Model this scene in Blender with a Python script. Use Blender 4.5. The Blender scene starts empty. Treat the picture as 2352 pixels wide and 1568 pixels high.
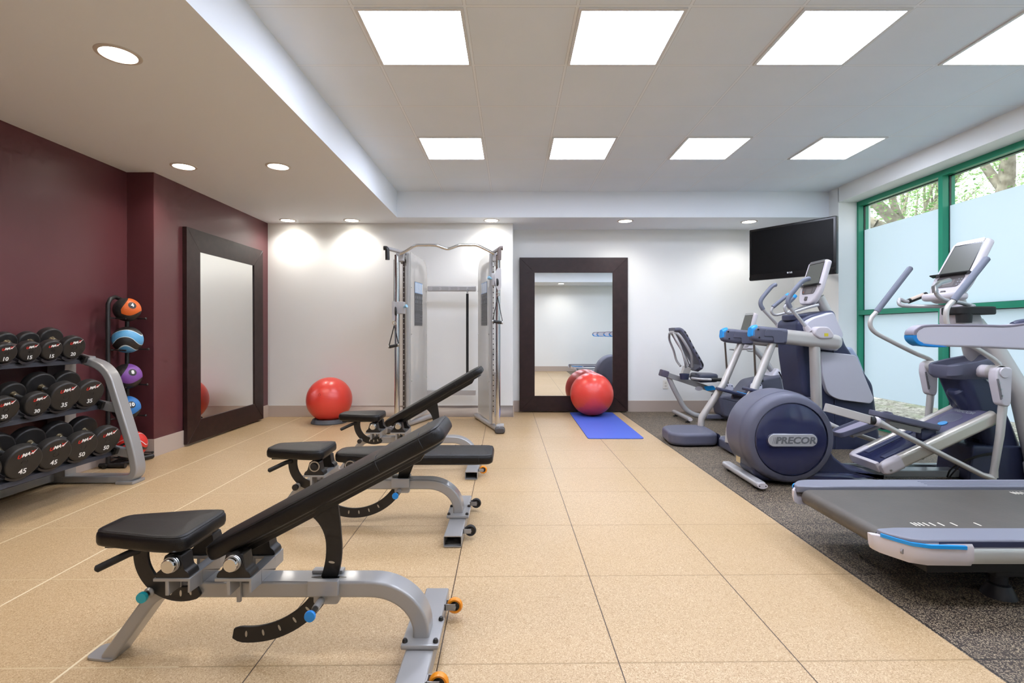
import bpy, bmesh, math, random
from mathutils import Vector as V, Matrix
from math import sin, cos, pi, radians as R
random.seed(7)
C = bpy.context.scene.collection
SC = bpy.context.scene
S, CX, CY, CZ = 1166.0, 1176.0, 761.5, 1.13          # focal length in px, principal column, horizon row, eye height

def W(px, py, Y):
    return V(((px - CX) * Y / S, Y, CZ - (py - CY) * Y / S))

# ---------------------------------------------------------------- materials
def lin(c):
    return c / 12.92 if c <= 0.04045 else ((c + 0.055) / 1.055) ** 2.4
def hx(h):
    h = h.lstrip('#')
    return tuple(lin(int(h[i:i + 2], 16) / 255) for i in (0, 2, 4)) + (1,)
MATS = {}
def nodes(name):
    m = bpy.data.materials.new(name); m.use_nodes = True
    nt = m.node_tree; nt.nodes.clear()
    out = nt.nodes.new('ShaderNodeOutputMaterial')
    return m, nt, out
def mth(nt, op, a, b=None, c=None, clamp=False):
    n = nt.nodes.new('ShaderNodeMath'); n.operation = op; n.use_clamp = clamp
    for i, v in enumerate((a, b, c)):
        if v is None: continue
        if isinstance(v, (int, float)): n.inputs[i].default_value = v
        else: nt.links.new(v, n.inputs[i])
    return n.outputs[0]
def mixc(nt, f, a, b, typ='MIX'):
    n = nt.nodes.new('ShaderNodeMix'); n.data_type = 'RGBA'; n.blend_type = typ
    for s, v in ((n.inputs[0], f), (n.inputs[6], a), (n.inputs[7], b)):
        if isinstance(v, (int, float, tuple)): s.default_value = v
        else: nt.links.new(v, s)
    return n.outputs[2]
def ramp(nt, f, stops, interp='LINEAR'):
    n = nt.nodes.new('ShaderNodeValToRGB'); n.color_ramp.interpolation = interp
    e = n.color_ramp.elements
    while len(e) < len(stops): e.new(0.5)
    for i, (p, c) in enumerate(stops):
        e[i].position = p; e[i].color = c if isinstance(c, tuple) else (c, c, c, 1)
    nt.links.new(f, n.inputs[0]); return n.outputs[0]
def noise(nt, scale, detail=2, coord=None, rough=0.5, dist=0):
    n = nt.nodes.new('ShaderNodeTexNoise'); n.inputs['Scale'].default_value = scale
    n.inputs['Detail'].default_value = detail; n.inputs['Roughness'].default_value = rough
    n.inputs['Distortion'].default_value = dist
    if coord is not None: nt.links.new(coord, n.inputs['Vector'])
    return n.outputs[0]
def objco(nt):
    return nt.nodes.new('ShaderNodeTexCoord').outputs['Object']
def pr(name, h, rough=0.5, metal=0.0, bump=0, bscale=200, var=0, vscale=30, coat=0, spec=0.5, trans=0, h2=None):
    if name in MATS: return MATS[name]
    m, nt, out = nodes(name)
    p = nt.nodes.new('ShaderNodeBsdfPrincipled')
    p.inputs['Base Color'].default_value = hx(h); p.inputs['Roughness'].default_value = rough
    p.inputs['Metallic'].default_value = metal; p.inputs['Coat Weight'].default_value = coat
    p.inputs['Coat Roughness'].default_value = 0.08
    p.inputs['Specular IOR Level'].default_value = spec
    co = objco(nt)
    if var or h2:
        f = noise(nt, vscale, 3, co)
        a = hx(h); b = hx(h2) if h2 else tuple(x * (1 - var) for x in a[:3]) + (1,)
        nt.links.new(mixc(nt, ramp(nt, f, [(0.35, 0.0), (0.65, 1.0)]), a, b), p.inputs['Base Color'])
    if bump:
        b = nt.nodes.new('ShaderNodeBump'); b.inputs['Strength'].default_value = bump
        b.inputs['Distance'].default_value = 0.002
        nt.links.new(noise(nt, bscale, 2, co), b.inputs['Height']); nt.links.new(b.outputs[0], p.inputs['Normal'])
    nt.links.new(p.outputs[0], out.inputs[0])
    MATS[name] = m; return m
def emit(name, h, s):
    m, nt, out = nodes(name)
    e = nt.nodes.new('ShaderNodeEmission'); e.inputs[0].default_value = hx(h); e.inputs[1].default_value = s
    nt.links.new(e.outputs[0], out.inputs[0]); MATS[name] = m; return m

# ---------------------------------------------------------------- geometry
def rrect(w, h, r, n=5, cx=0, cy=0):
    r = min(r, w / 2 - 1e-5, h / 2 - 1e-5); pts = []
    for sx, sy, a0 in ((1, 1, 0), (-1, 1, 90), (-1, -1, 180), (1, -1, 270)):
        for k in range(n + 1):
            a = R(a0 + 90 * k / n)
            pts.append((cx + sx * (w / 2 - r) + r * cos(a), cy + sy * (h / 2 - r) + r * sin(a)))
    return pts
def circ(r, n=20, cx=0, cy=0, ry=None):
    ry = r if ry is None else ry
    return [(cx + r * cos(2 * pi * k / n), cy + ry * sin(2 * pi * k / n)) for k in range(n)]
def roundpoly(poly, rad, n=4):
    out = []; N = len(poly)
    for i, p in enumerate(poly):
        p = V(p); a = V(poly[i - 1]); b = V(poly[(i + 1) % N])
        r = rad[i] if isinstance(rad, (list, tuple)) else rad
        d1 = (a - p); d2 = (b - p); l = min(r, d1.length * .48, d2.length * .48)
        if l < 1e-5: out.append(tuple(p)); continue
        p1 = p + d1.normalized() * l; p2 = p + d2.normalized() * l
        for k in range(n + 1):
            t = k / n; out.append(tuple(p1 * (1 - t) ** 2 + p * 2 * t * (1 - t) + p2 * t * t))
    return out
def fil(pts, rad, n=6):
    pts = [V(p) for p in pts]; out = [pts[0]]
    for i in range(1, len(pts) - 1):
        p = pts[i]; d1 = pts[i - 1] - p; d2 = pts[i + 1] - p
        r = rad[i - 1] if isinstance(rad, (list, tuple)) else rad
        l = min(r, d1.length * .48, d2.length * .48)
        p1 = p + d1.normalized() * l; p2 = p + d2.normalized() * l
        for k in range(n + 1):
            t = k / n; out.append(p1 * (1 - t) ** 2 + p * 2 * t * (1 - t) + p2 * t * t)
    out.append(pts[-1]); return out
def spl(pts, n=6):
    pts = [V(p) for p in pts]; q = [pts[0] * 2 - pts[1]] + pts + [pts[-1] * 2 - pts[-2]]; out = []
    for i in range(1, len(q) - 2):
        for k in range(n):
            t = k / n; a, b, c, d = q[i - 1:i + 3]
            out.append(0.5 * ((2 * b) + (c - a) * t + (2 * a - 5 * b + 4 * c - d) * t * t + (3 * b - a - 3 * c + d) * t ** 3))
    out.append(pts[-1]); return out

class G:
    def __init__(s): s.b = bmesh.new()
    def face(s, vs, mi=0):
        try:
            f = s.b.faces.new(vs); f.material_index = mi; return f
        except ValueError: return None
    def rings(s, rs, caps=True, closed=False, mi=0):
        vr = [[s.b.verts.new(p) for p in r] for r in rs]; n = len(vr[0]); m = len(vr)
        for i in range(m if closed else m - 1):
            a, b = vr[i], vr[(i + 1) % m]
            for k in range(n):
                s.face((a[k], a[(k + 1) % n], b[(k + 1) % n], b[k]), mi)
        if caps and not closed:
            s.face(vr[0][::-1], mi); s.face(vr[-1], mi)
        return s
    def box(s, x0, x1, y0, y1, z0, z1, mi=0):
        return s.rings([[(x0, y0, z), (x1, y0, z), (x1, y1, z), (x0, y1, z)] for z in (z0, z1)], mi=mi)
    def obox(s, c, size, M=None, mi=0):
        M = M or Matrix.Identity(3); c = V(c); h = [v / 2 for v in size]
        return s.rings([[c + M @ V((sx * h[0], sy * h[1], sz * h[2])) for sx, sy in ((-1, -1), (1, -1), (1, 1), (-1, 1))] for sz in (-1, 1)], mi=mi)
    def cyl(s, p0, p1, r0, r1=None, seg=24, caps=True, mi=0):
        r1 = r0 if r1 is None else r1
        return s.tube([p0, p1], [r0, r1], seg, caps, mi)
    def frames(s, pts, up=None):
        pts = [V(p) for p in pts]; T = []
        for i in range(len(pts)):
            a = pts[max(i - 1, 0)]; b = pts[min(i + 1, len(pts) - 1)]
            T.append((b - a).normalized())
        out = []
        if up is not None:
            for p, t in zip(pts, T):
                sd = t.cross(V(up)).normalized(); out.append((p, sd, sd.cross(t).normalized()))
            return out
        n = T[0].orthogonal().normalized()
        for i, (p, t) in enumerate(zip(pts, T)):
            n = (n - t * n.dot(t)).normalized(); out.append((p, n, t.cross(n)))
        return out
    def tube(s, pts, r, seg=14, caps=True, mi=0):
        fr = s.frames(pts); r = r if isinstance(r, (list, tuple)) else [r] * len(pts)
        return s.rings([[p + (a * cos(2 * pi * k / seg) + b * sin(2 * pi * k / seg)) * rr for k in range(seg)] for (p, a, b), rr in zip(fr, r)], caps, mi=mi)
    def sweep(s, pts, sec, up, scale=None, caps=True, mi=0):
        fr = s.frames(pts, up); rs = []
        for i, (p, a, b) in enumerate(fr):
            k = scale[i] if scale else 1
            ku, kv = k if isinstance(k, (tuple, list)) else (k, k)
            rs.append([p + a * u * ku + b * v * kv for u, v in sec])
        return s.rings(rs, caps, mi=mi)
    def prism(s, poly, plane, d0, d1, mi=0):
        f = {'xz': lambda u, v, d: (u, d, v), 'xy': lambda u, v, d: (u, v, d), 'yz': lambda u, v, d: (d, u, v)}[plane]
        return s.rings([[f(u, v, d) for u, v in poly] for d in (d0, d1)], mi=mi)
    def pill(s, poly, plane, d0, d1, r, n=4, mi=0):
        """extruded outline with rounded rims; poly convex-ish, shrunk towards inside by offset"""
        f = {'xz': lambda u, v, d: (u, d, v), 'xy': lambda u, v, d: (u, v, d), 'yz': lambda u, v, d: (d, u, v)}[plane]
        lv = []
        for k in range(n + 1):
            a = pi / 2 * k / n; lv.append((r * (1 - sin(a)), r * (1 - cos(a))))
        sg = 1 if d1 > d0 else -1
        rs = [[f(u, v, d0 + sg * dz) for u, v in inset(poly, off)] for off, dz in lv]
        rs += [[f(u, v, d1 - sg * dz) for u, v in inset(poly, off)] for off, dz in lv[::-1]]
        return s.rings(rs, mi=mi)
    def lathe(s, prof, o, axis, seg=32, caps=False, mi=0):
        ax = V(axis).normalized(); a = ax.orthogonal().normalized(); b = ax.cross(a); o = V(o)
        return s.rings([[o + ax * h + (a * cos(2 * pi * k / seg) + b * sin(2 * pi * k / seg)) * max(r, 1e-5) for k in range(seg)] for r, h in prof], caps, mi=mi)
    def sph(s, c, r, sc=(1, 1, 1), seg=24, rg=14, mi=0, M=None):
        c = V(c); M = M or Matrix.Identity(3)
        rs = [[c + M @ V((r * sc[0] * sin(pi * i / rg) * cos(2 * pi * k / seg), r * sc[1] * sin(pi * i / rg) * sin(2 * pi * k / seg), r * sc[2] * cos(pi * i / rg))) for k in range(seg)] for i in range(1, rg)]
        s.rings(rs, False, mi=mi); s.b.verts.ensure_lookup_table()
        n = (rg - 1) * seg; vs = s.b.verts[-n:] if n else []
        t = s.b.verts.new(c + M @ V((0, 0, r * sc[2]))); d = s.b.verts.new(c + M @ V((0, 0, -r * sc[2])))
        s.b.verts.ensure_lookup_table(); vs = list(s.b.verts)[-n - 2:-2]
        for k in range(seg):
            s.face((t, vs[k], vs[(k + 1) % seg]), mi); s.face((d, vs[n - seg + (k + 1) % seg], vs[n - seg + k]), mi)
        return s
    def torus(s, c, axis, r1, r2, seg=40, sg=10, mi=0):
        ax = V(axis).normalized(); a = ax.orthogonal().normalized(); b = ax.cross(a); c = V(c); rs = []
        for i in range(seg):
            t = 2 * pi * i / seg; d = a * cos(t) + b * sin(t)
            rs.append([c + d * (r1 + r2 * cos(2 * pi * k / sg)) + ax * r2 * sin(2 * pi * k / sg) for k in range(sg)])
        return s.rings(rs, False, True, mi=mi)
    def xf(s, M):
        bmesh.ops.transform(s.b, matrix=M, verts=s.b.verts); return s
    def bev(s, w, seg=2, ang=30):
        bmesh.ops.remove_doubles(s.b, verts=s.b.verts, dist=1e-6)
        bmesh.ops.recalc_face_normals(s.b, faces=s.b.faces)
        es = [e for e in s.b.edges if len(e.link_faces) == 2 and e.calc_face_angle(0) > R(ang)]
        bmesh.ops.bevel(s.b, geom=es, offset=w, segments=seg, profile=0.5, affect='EDGES', clamp_overlap=True)
        return s

def inset(poly, off):
    if off <= 1e-7: return list(poly)
    N = len(poly); area = sum(poly[i][0] * poly[(i + 1) % N][1] - poly[(i + 1) % N][0] * poly[i][1] for i in range(N))
    sg = 1 if area > 0 else -1; out = []
    for i in range(N):
        a = V(poly[i - 1]); p = V(poly[i]); b = V(poly[(i + 1) % N])
        d1 = (p - a); d2 = (b - p)
        if d1.length < 1e-9 or d2.length < 1e-9: out.append(tuple(p)); continue
        n1 = V((-d1.y, d1.x)).normalized() * sg; n2 = V((-d2.y, d2.x)).normalized() * sg
        n = n1 + n2
        if n.length < 1e-6: out.append(tuple(p)); continue
        n.normalize(); k = min(1 / max(n.dot(n1), .3), 1.6)
        out.append(tuple(p + n * off * k))
    return out

ORG = {}
def add(name, g, mat, parent=None, loc=None, sharp=38, bev=0, bseg=2, label=None):
    if bev: g.bev(bev, bseg)
    b = g.b
    bmesh.ops.recalc_face_normals(b, faces=b.faces)
    o0 = ORG.get(parent.name, V()) if parent else V(loc or (0, 0, 0))
    bmesh.ops.translate(b, verts=b.verts, vec=-o0)
    for f in b.faces: f.smooth = True
    for e in b.edges:
        if len(e.link_faces) == 2 and e.calc_face_angle(0) > R(sharp): e.smooth = False
    me = bpy.data.meshes.new(name); b.to_mesh(me); b.free()
    for m in (mat if isinstance(mat, (list, tuple)) else [mat]): me.materials.append(m)
    o = bpy.data.objects.new(name, me); C.objects.link(o)
    if parent: o.parent = parent
    else: o.location = o0
    ORG[o.name] = V(o0)
    if 8 < len(me.polygons) < 1500:
        wn = o.modifiers.new('weighted_normals', 'WEIGHTED_NORMAL'); wn.keep_sharp = True; wn.weight = 80
    if label: o['label'] = label
    return o
def thing(name, label, cat, loc=(0, 0, 0), group=None):
    o = bpy.data.objects.new(name, None); C.objects.link(o); o.location = loc; o.empty_display_size = .1
    o['label'] = label; o['category'] = cat
    if group: o['group'] = group
    ORG[o.name] = V(loc); return o
def tag(o, label, cat, group=None):
    o['label'] = label; o['category'] = cat
    if group: o['group'] = group
    return o
def struct(name, g, mat, parent=None, **k):
    o = add(name, g, mat, parent, **k)
    if not parent: o['kind'] = 'structure'
    return o
def dup(root, loc, label=None, group=None):
    r = root.copy(); C.objects.link(r); r.location = loc
    if label: r['label'] = label
    if group: r['group'] = group
    for ch in list(root.children):
        c = ch.copy(); C.objects.link(c); c.parent = r
        for g in ch.children:
            d = g.copy(); C.objects.link(d); d.parent = c
    return r
def lettering(name, s, size, M, mat, parent, depth=0.0008, shear=0, xs=1.0, bold=0, space=1.0):
    """flat raised letters; M maps text x->first column, y->second column, origin = centre of the text"""
    cu = bpy.data.curves.new('txt', 'FONT'); cu.body = s; cu.size = size; cu.align_x = 'CENTER'; cu.align_y = 'CENTER'
    cu.extrude = depth; cu.shear = shear; cu.offset = bold; cu.space_character = space; cu.resolution_u = 3
    o = bpy.data.objects.new('txt', cu); C.objects.link(o)
    dg = bpy.context.evaluated_depsgraph_get(); dg.update()
    me = bpy.data.meshes.new_from_object(o.evaluated_get(dg)); bpy.data.objects.remove(o); 
    g = G(); g.b.from_mesh(me); bpy.data.meshes.remove(me)
    bmesh.ops.scale(g.b, vec=(xs, 1, 1), verts=g.b.verts)
    g.xf(M)
    return add(name, g, mat, parent)
def frame(o, x, y):
    x = V(x).normalized(); y = V(y); y = (y - x * x.dot(y)).normalized(); z = x.cross(y)
    M = Matrix((x, y, z)).transposed().to_4x4(); M.translation = V(o); return M
# ================================================================ setting
ZC, ZS = 2.8945, 2.569                     # tiled ceiling, lower soffit
XR, XW, XG = 3.99, 4.213, 4.281            # right wall plane, window frame face, glass plane
wall_m = pr('wall_paint', '#EDEEEB', .6, var=.02, vscale=1.5, bump=.05, bscale=60)
soff_m = pr('soffit_paint', '#ECF1F6', .7, bump=.05, bscale=60)
purp_m = pr('burgundy_paint', '#5F3438', .36, var=.06, vscale=2, bump=.06, bscale=50)
base_m = pr('taupe_baseboard', '#B9AA9E', .45)

def floor_mat(name, dark):
    m, nt, out = nodes(name)
    p = nt.nodes.new('ShaderNodeBsdfPrincipled'); p.inputs['Roughness'].default_value = .42 if not dark else .6
    co = objco(nt); sx = nt.nodes.new('ShaderNodeSeparateXYZ'); nt.links.new(co, sx.inputs[0]); x, y = sx.outputs[0], sx.outputs[1]
    u = mth(nt, 'ADD', x, mth(nt, 'MULTIPLY', y, .0138)); v = mth(nt, 'SUBTRACT', y, mth(nt, 'MULTIPLY', x, .0138))
    wob = mth(nt, 'MULTIPLY', mth(nt, 'SUBTRACT', noise(nt, 60, 2, co), .5), .006)
    def dist(c, off, w):
        f = mth(nt, 'FRACT', mth(nt, 'DIVIDE', mth(nt, 'ADD', mth(nt, 'SUBTRACT', c, off), 61.7 + .3085), .617))
        return mth(nt, 'ABSOLUTE', mth(nt, 'ADD', mth(nt, 'MULTIPLY', mth(nt, 'SUBTRACT', f, .5), .617), w))
    du, dv = dist(u, .389, mth(nt, 'MULTIPLY', wob, .25)), dist(v, 2.345, wob)
    def cell(sc, ch):
        vo = nt.nodes.new('ShaderNodeTexVoronoi'); vo.voronoi_dimensions = '2D'; vo.inputs['Scale'].default_value = sc; nt.links.new(co, vo.inputs['Vector'])
        sp = nt.nodes.new('ShaderNodeSeparateColor'); nt.links.new(vo.outputs['Color'], sp.inputs[0]); return sp.outputs[ch]
    g1, g2 = cell(400, 0), cell(300, 1)
    g3 = noise(nt, 1.1, 3, co); g4 = noise(nt, 9, 3, co)
    tv = nt.nodes.new('ShaderNodeTexWhiteNoise'); tv.noise_dimensions = '2D'
    cm = nt.nodes.new('ShaderNodeCombineXYZ')
    nt.links.new(mth(nt, 'FLOOR', mth(nt, 'DIVIDE', mth(nt, 'SUBTRACT', u, .389), .617)), cm.inputs[0])
    nt.links.new(mth(nt, 'FLOOR', mth(nt, 'DIVIDE', mth(nt, 'SUBTRACT', v, 2.345), .617)), cm.inputs[1])
    nt.links.new(cm.outputs[0], tv.inputs['Vector'])
    if not dark:
        c = mixc(nt, ramp(nt, g1, [(.04, 0.0), (.42, 1.0)]), hx('#967850'), hx('#C2A681'))
        c = mixc(nt, ramp(nt, g2, [(.80, 0.0), (.95, .8)]), c, hx('#DCC6A0'))
        c = mixc(nt, ramp(nt, g3, [(.35, 0.0), (.7, .35)]), c, hx('#AD8F60'))
        c = mixc(nt, mth(nt, 'MULTIPLY', tv.outputs[0], .14), c, hx('#AB8A5A'))
        lit_seam = mth(nt, 'LESS_THAN', u, -1.1)  # left seams painted paler and wider: light caught in the gaps
        seam = mixc(nt, lit_seam, hx('#4A3722'), hx('#E0CFAC'))
        seam2 = mixc(nt, lit_seam, hx('#8A7048'), hx('#CFBC95'))
        wu = mth(nt, 'ADD', mth(nt, 'MULTIPLY', lit_seam, .0025), .0022)
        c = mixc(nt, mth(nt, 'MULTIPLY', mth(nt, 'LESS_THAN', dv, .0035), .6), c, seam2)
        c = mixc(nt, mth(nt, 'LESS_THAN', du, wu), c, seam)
    else:
        c = mixc(nt, ramp(nt, g2, [(.62, 0.0), (.72, 1.0)]), hx('#352C25'), hx('#A39379'))
        c = mixc(nt, ramp(nt, g1, [(.55, 0.0), (.75, .6)]), c, hx('#4C4139'))
        c = mixc(nt, mth(nt, 'LESS_THAN', mth(nt, 'MINIMUM', dv, du), .0028), c, hx('#211A15'))
    nt.links.new(c, p.inputs['Base Color'])
    b = nt.nodes.new('ShaderNodeBump'); b.inputs['Strength'].default_value = .16; b.inputs['Distance'].default_value = .002
    h = mth(nt, 'ADD', g1, mth(nt, 'MULTIPLY', ramp(nt, mth(nt, 'MINIMUM', du, dv), [(0.0, 0.0), (.006, 1.0)]), 1.5))
    nt.links.new(h, b.inputs['Height']); nt.links.new(b.outputs[0], p.inputs['Normal'])
    nt.links.new(p.outputs[0], out.inputs[0]); return m
g = G()
e = lambda Y: 1.615 - .0138 * Y
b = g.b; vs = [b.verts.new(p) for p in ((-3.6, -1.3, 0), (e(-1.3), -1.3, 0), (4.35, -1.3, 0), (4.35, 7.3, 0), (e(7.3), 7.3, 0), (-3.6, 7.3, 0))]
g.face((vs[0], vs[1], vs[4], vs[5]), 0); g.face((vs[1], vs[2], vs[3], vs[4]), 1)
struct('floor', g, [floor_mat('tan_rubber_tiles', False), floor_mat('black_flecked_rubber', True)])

# tiled ceiling
m, nt, out = nodes('ceiling_tiles')
p = nt.nodes.new('ShaderNodeBsdfPrincipled'); p.inputs['Roughness'].default_value = .85
co = objco(nt); sx = nt.nodes.new('ShaderNodeSeparateXYZ'); nt.links.new(co, sx.inputs[0])
def gd(c, off, T):
    f = mth(nt, 'FRACT', mth(nt, 'DIVIDE', mth(nt, 'ADD', mth(nt, 'SUBTRACT', c, off), T * 100.5), T))
    return mth(nt, 'ABSOLUTE', mth(nt, 'MULTIPLY', mth(nt, 'SUBTRACT', f, .5), T))
d = mth(nt, 'MINIMUM', gd(sx.outputs[0], -.869, .6124), gd(sx.outputs[1], 5.808, .611))
c = mixc(nt, ramp(nt, noise(nt, 3, 2, co), [(.3, 0.0), (.7, 1.0)]), hx('#E8EEF3'), hx('#E5ECF1'))
c = mixc(nt, mth(nt, 'LESS_THAN', d, .0098), c, hx('#A9A8A4'))  # grey hairline: slight shadow of the tegular tile edge, put into the colour
c = mixc(nt, mth(nt, 'LESS_THAN', d, .0085), c, hx('#EEF2F5'))
nt.links.new(c, p.inputs['Base Color'])
bm_ = nt.nodes.new('ShaderNodeBump'); bm_.inputs['Strength'].default_value = .2; bm_.inputs['Distance'].default_value = .001
nt.links.new(noise(nt, 300, 2, co), bm_.inputs['Height']); nt.links.new(bm_.outputs[0], p.inputs['Normal'])
nt.links.new(p.outputs[0], out.inputs[0]); ceil_m = m
struct('ceiling', G().box(-1.5, 4.1, -1.3, 6.5, ZC, ZC + .1), ceil_m)
g = G(); g.prism([(-3.6, -1.3), (-1.40, -1.3), (-1.4175, 2.2), (-1.4475, 6.393), (4.1, 6.393), (4.1, 7.35), (-3.6, 7.35)], 'xy', ZS, ZC + .1)
struct('ceiling', g, soff_m)
struct('ceiling', G().box(-1.44, 4.1, -1.3, 0.0, ZS, ZC + .1), soff_m)

# walls
g = G(); g.prism([(-3.48, -1.3), (-3.48, 4.585), (-3.235, 4.585), (-3.245, 6.8), (-3.7, 6.8), (-3.7, -1.3)], 'xy', 0, ZS + .02)
struct('wall_left', g, purp_m, bev=.006)
g = G(); g.prism([(-3.6, 6.745), (.012, 6.745), (.012, 7.175), (4.35, 7.175), (4.35, 7.4), (-3.6, 7.4)], 'xy', 0, ZS + .02)
struct('wall_back', g, wall_m, bev=.006)
struct('wall_front', G().box(-3.7, 4.4, -1.2, -1.05, 0, 3), wall_m)
g = G(); g.box(XR, 4.38, 6.203, 7.3, 0, 3); g.box(XR, 4.38, -.8, 6.21, 2.71, 3); g.box(XR, 4.38, -1.3, -.8, 0, 3)
struct('wall_right', g, wall_m)
def bb(name, pts):
    g = G()
    for (x0, y0), (x1, y1), h in pts:
        d = V((x1 - x0, y1 - y0)).normalized(); n = V((d.y, -d.x)) * .013
        g.prism([(x0, y0), (x1, y1), (x1 + n.x, y1 + n.y), (x0 + n.x, y0 + n.y)], 'xy', 0, h)
    struct(name, g, base_m, bev=.002)
bb('baseboard_back', [((-3.245, 6.745), (.012 + .013, 6.745), .15), ((.012, 6.732), (.012, 7.175), .15), ((.025, 7.175), (3.99, 7.175), .158)])
bb('baseboard_left', [((-3.48, -1.05), (-3.48, 4.585), .15), ((-3.48, 4.585), (-3.222, 4.585), .16), ((-3.235, 4.572), (-3.245, 6.745), .16)])
bb('baseboard_front', [((3.99, -1.05), (-3.48, -1.05), .15)])
bb('baseboard_right', [((3.99, 7.17), (3.99, 6.203), .158)])

# window wall: green frame, clear glass with a frosted film band
green = pr('green_frame_paint', '#1F8C6A', .35)
gasket = pr('gasket', '#15201C', .5)
m, nt, out = nodes('clear_glass')
tr = nt.nodes.new('ShaderNodeBsdfTransparent'); tr.inputs[0].default_value = (.98, .99, .985, 1)
gl = nt.nodes.new('ShaderNodeBsdfGlossy'); gl.inputs['Roughness'].default_value = .0
mx = nt.nodes.new('ShaderNodeMixShader'); mx.inputs[0].default_value = .05
nt.links.new(tr.outputs[0], mx.inputs[1]); nt.links.new(gl.outputs[0], mx.inputs[2]); nt.links.new(mx.outputs[0], out.inputs[0]); glass_m = m
m, nt, out = nodes('frosted_film')
tl = nt.nodes.new('ShaderNodeBsdfTranslucent'); tl.inputs[0].default_value = hx('#E9F2FA')
df = nt.nodes.new('ShaderNodeBsdfDiffuse'); df.inputs[0].default_value = hx('#E8F1F6')
mx = nt.nodes.new('ShaderNodeMixShader'); mx.inputs[0].default_value = .12
nt.links.new(tl.outputs[0], mx.inputs[1]); nt.links.new(df.outputs[0], mx.inputs[2]); nt.links.new(mx.outputs[0], out.inputs[0]); film_m = m
wroot = bpy.data.objects.new('window_1', None); C.objects.link(wroot); wroot['kind'] = 'structure'; ORG[wroot.name] = V()
g = G()
ms = [(6.171, 6.203)] + [(4.967 - 1.2 * k, 5.018 - 1.2 * k) for k in range(5)] + [(-.8, -.75)]
for y0, y1 in ms: g.box(XW, 4.335, y0, y1, 0, 2.71)
bays = [(ms[i + 1][1], ms[i][0]) for i in range(len(ms) - 1)]
for y0, y1 in bays:
    g.box(XW, 4.335, y0 - .001, y1 + .001, 2.655, 2.71); g.box(XW, 4.335, y0 - .001, y1 + .001, 0, .055); g.box(XW, 4.335, y0 - .001, y1 + .001, 1.333, 1.389)
struct('window_frame', g, green, wroot)
g = G(); 
for y0, y1 in bays:
    for z0, z1 in ((.055, 1.333), (1.389, 2.655)):
        for q in ((y0, y0 + .007, z0, z1), (y1 - .007, y1, z0, z1), (y0, y1, z0, z0 + .006), (y0, y1, z1 - .006, z1)):
            g.box(XG - .006, XG + .012, *q)
struct('glazing_gasket', g, gasket, wroot)
for y0, y1 in bays:
    for z0, z1 in ((.055, 1.333), (1.389, 2.655)):
        pn = struct('pane', G().box(XG, XG + .006, y0, y1, z0, z1), glass_m, wroot)
        f0, f1 = max(z0, .358), min(z1, 2.362)
        struct('frosted_film', G().box(XG - .0015, XG - .0005, y0 + .006, y1 - .006, f0 + .006 * (z0 > .1), f1 - .006 * (z1 < 2.4)), film_m, pn)

# ceiling panels
lens_m = emit('panel_lens', '#E4EBFF', 14)
trim_w = pr('white_trim', '#DDDDDA', .4)
PG = 'recessed square ceiling light panels'
ord_ = ['first', 'second', 'third', 'fourth']
k0 = None
for r_, yb in enumerate((4.586, 2.753, .92)):
    for c_ in range(4):
        x0 = -.869 + .6124 * 2 * c_; xm, ym = x0 + .3062, yb + .3055
        row = ['far row', 'near row', 'row right overhead', 'row behind the camera'][r_]
        lab = f'square ceiling light panel, {ord_[c_]} from the left in the {row}'
        if k0 is None:
            k0 = t = thing('ceiling_light', lab, 'ceiling light', (xm, ym, ZC), PG)
            g = G()
            for q in ((-.297, .297, -.297, -.279), (-.297, .297, .279, .297), (-.297, -.279, -.279, .279), (.279, .297, -.279, .279)):
                g.box(xm + q[0], xm + q[1], ym + q[2], ym + q[3], ZC - .010, ZC - .0005)
            add('light_frame', g, trim_w, t)
            add('diffuser', G().box(xm - .279, xm + .279, ym - .279, ym + .279, ZC - .006, ZC - .001), lens_m, t)
        else: dup(k0, (xm, ym, ZC), lab, PG)

# round downlights in the soffit
dl_m = emit('downlight_lens', '#FFF6E8', 9)
dtrim = pr('downlight_trim', '#C9C0B6', .35)
k1 = None
DL = [(-2.044, 2.636, 'nearest on the left soffit, above the dumbbells'), (-2.859, 4.421, 'left one of the middle pair, over the burgundy wall'),
      (-2.036, 4.421, 'right one of the middle pair on the left soffit'), (-2.895, 6.56, 'by the far left corner, above the leaning mirror'),
      (-2.07, 6.56, 'above the red ball on its ring'), (-.266, 6.56, 'above the cable machine'), (1.473, 6.6, 'above the framed mirror at the back'),
      (3.10, 6.64, 'beside the television'), (-2.859, 2.636, 'over the dumbbell rack, outside the picture'), (-2.044, .85, 'row near the camera on the left soffit'),
      (-2.859, .85, 'near the camera by the burgundy wall'), (1.415, -.42, 'in the soffit behind the camera, seen in the back mirror')]
for x, y, w in DL:
    lab = 'round recessed downlight ' + w
    if k1 is None:
        k1 = t = thing('downlight', lab, 'ceiling light', (x, y, ZS), 'round downlights in the soffit')
        g = G().lathe([(.083, -.001), (.084, -.006), (.092, -.0065), (.103, -.003), (.104, 0)], (x, y, ZS), (0, 0, 1), 40)
        add('trim_ring', g, dtrim, t)
        add('lens', G().lathe([(0, -.003), (.084, -.003)], (x, y, ZS), (0, 0, 1), 40), dl_m, t)
    else: dup(k1, (x, y, ZS), lab, 'round downlights in the soffit')
    L = bpy.data.lights.new('downlight_beam', 'SPOT'); L.energy = 22; L.color = (1, .96, .91); L.spot_size = R(150); L.spot_blend = .8; L.shadow_soft_size = .07
    lo = bpy.data.objects.new('downlight_beam', L); C.objects.link(lo); lo.location = (x, y, ZS - .02)

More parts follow.
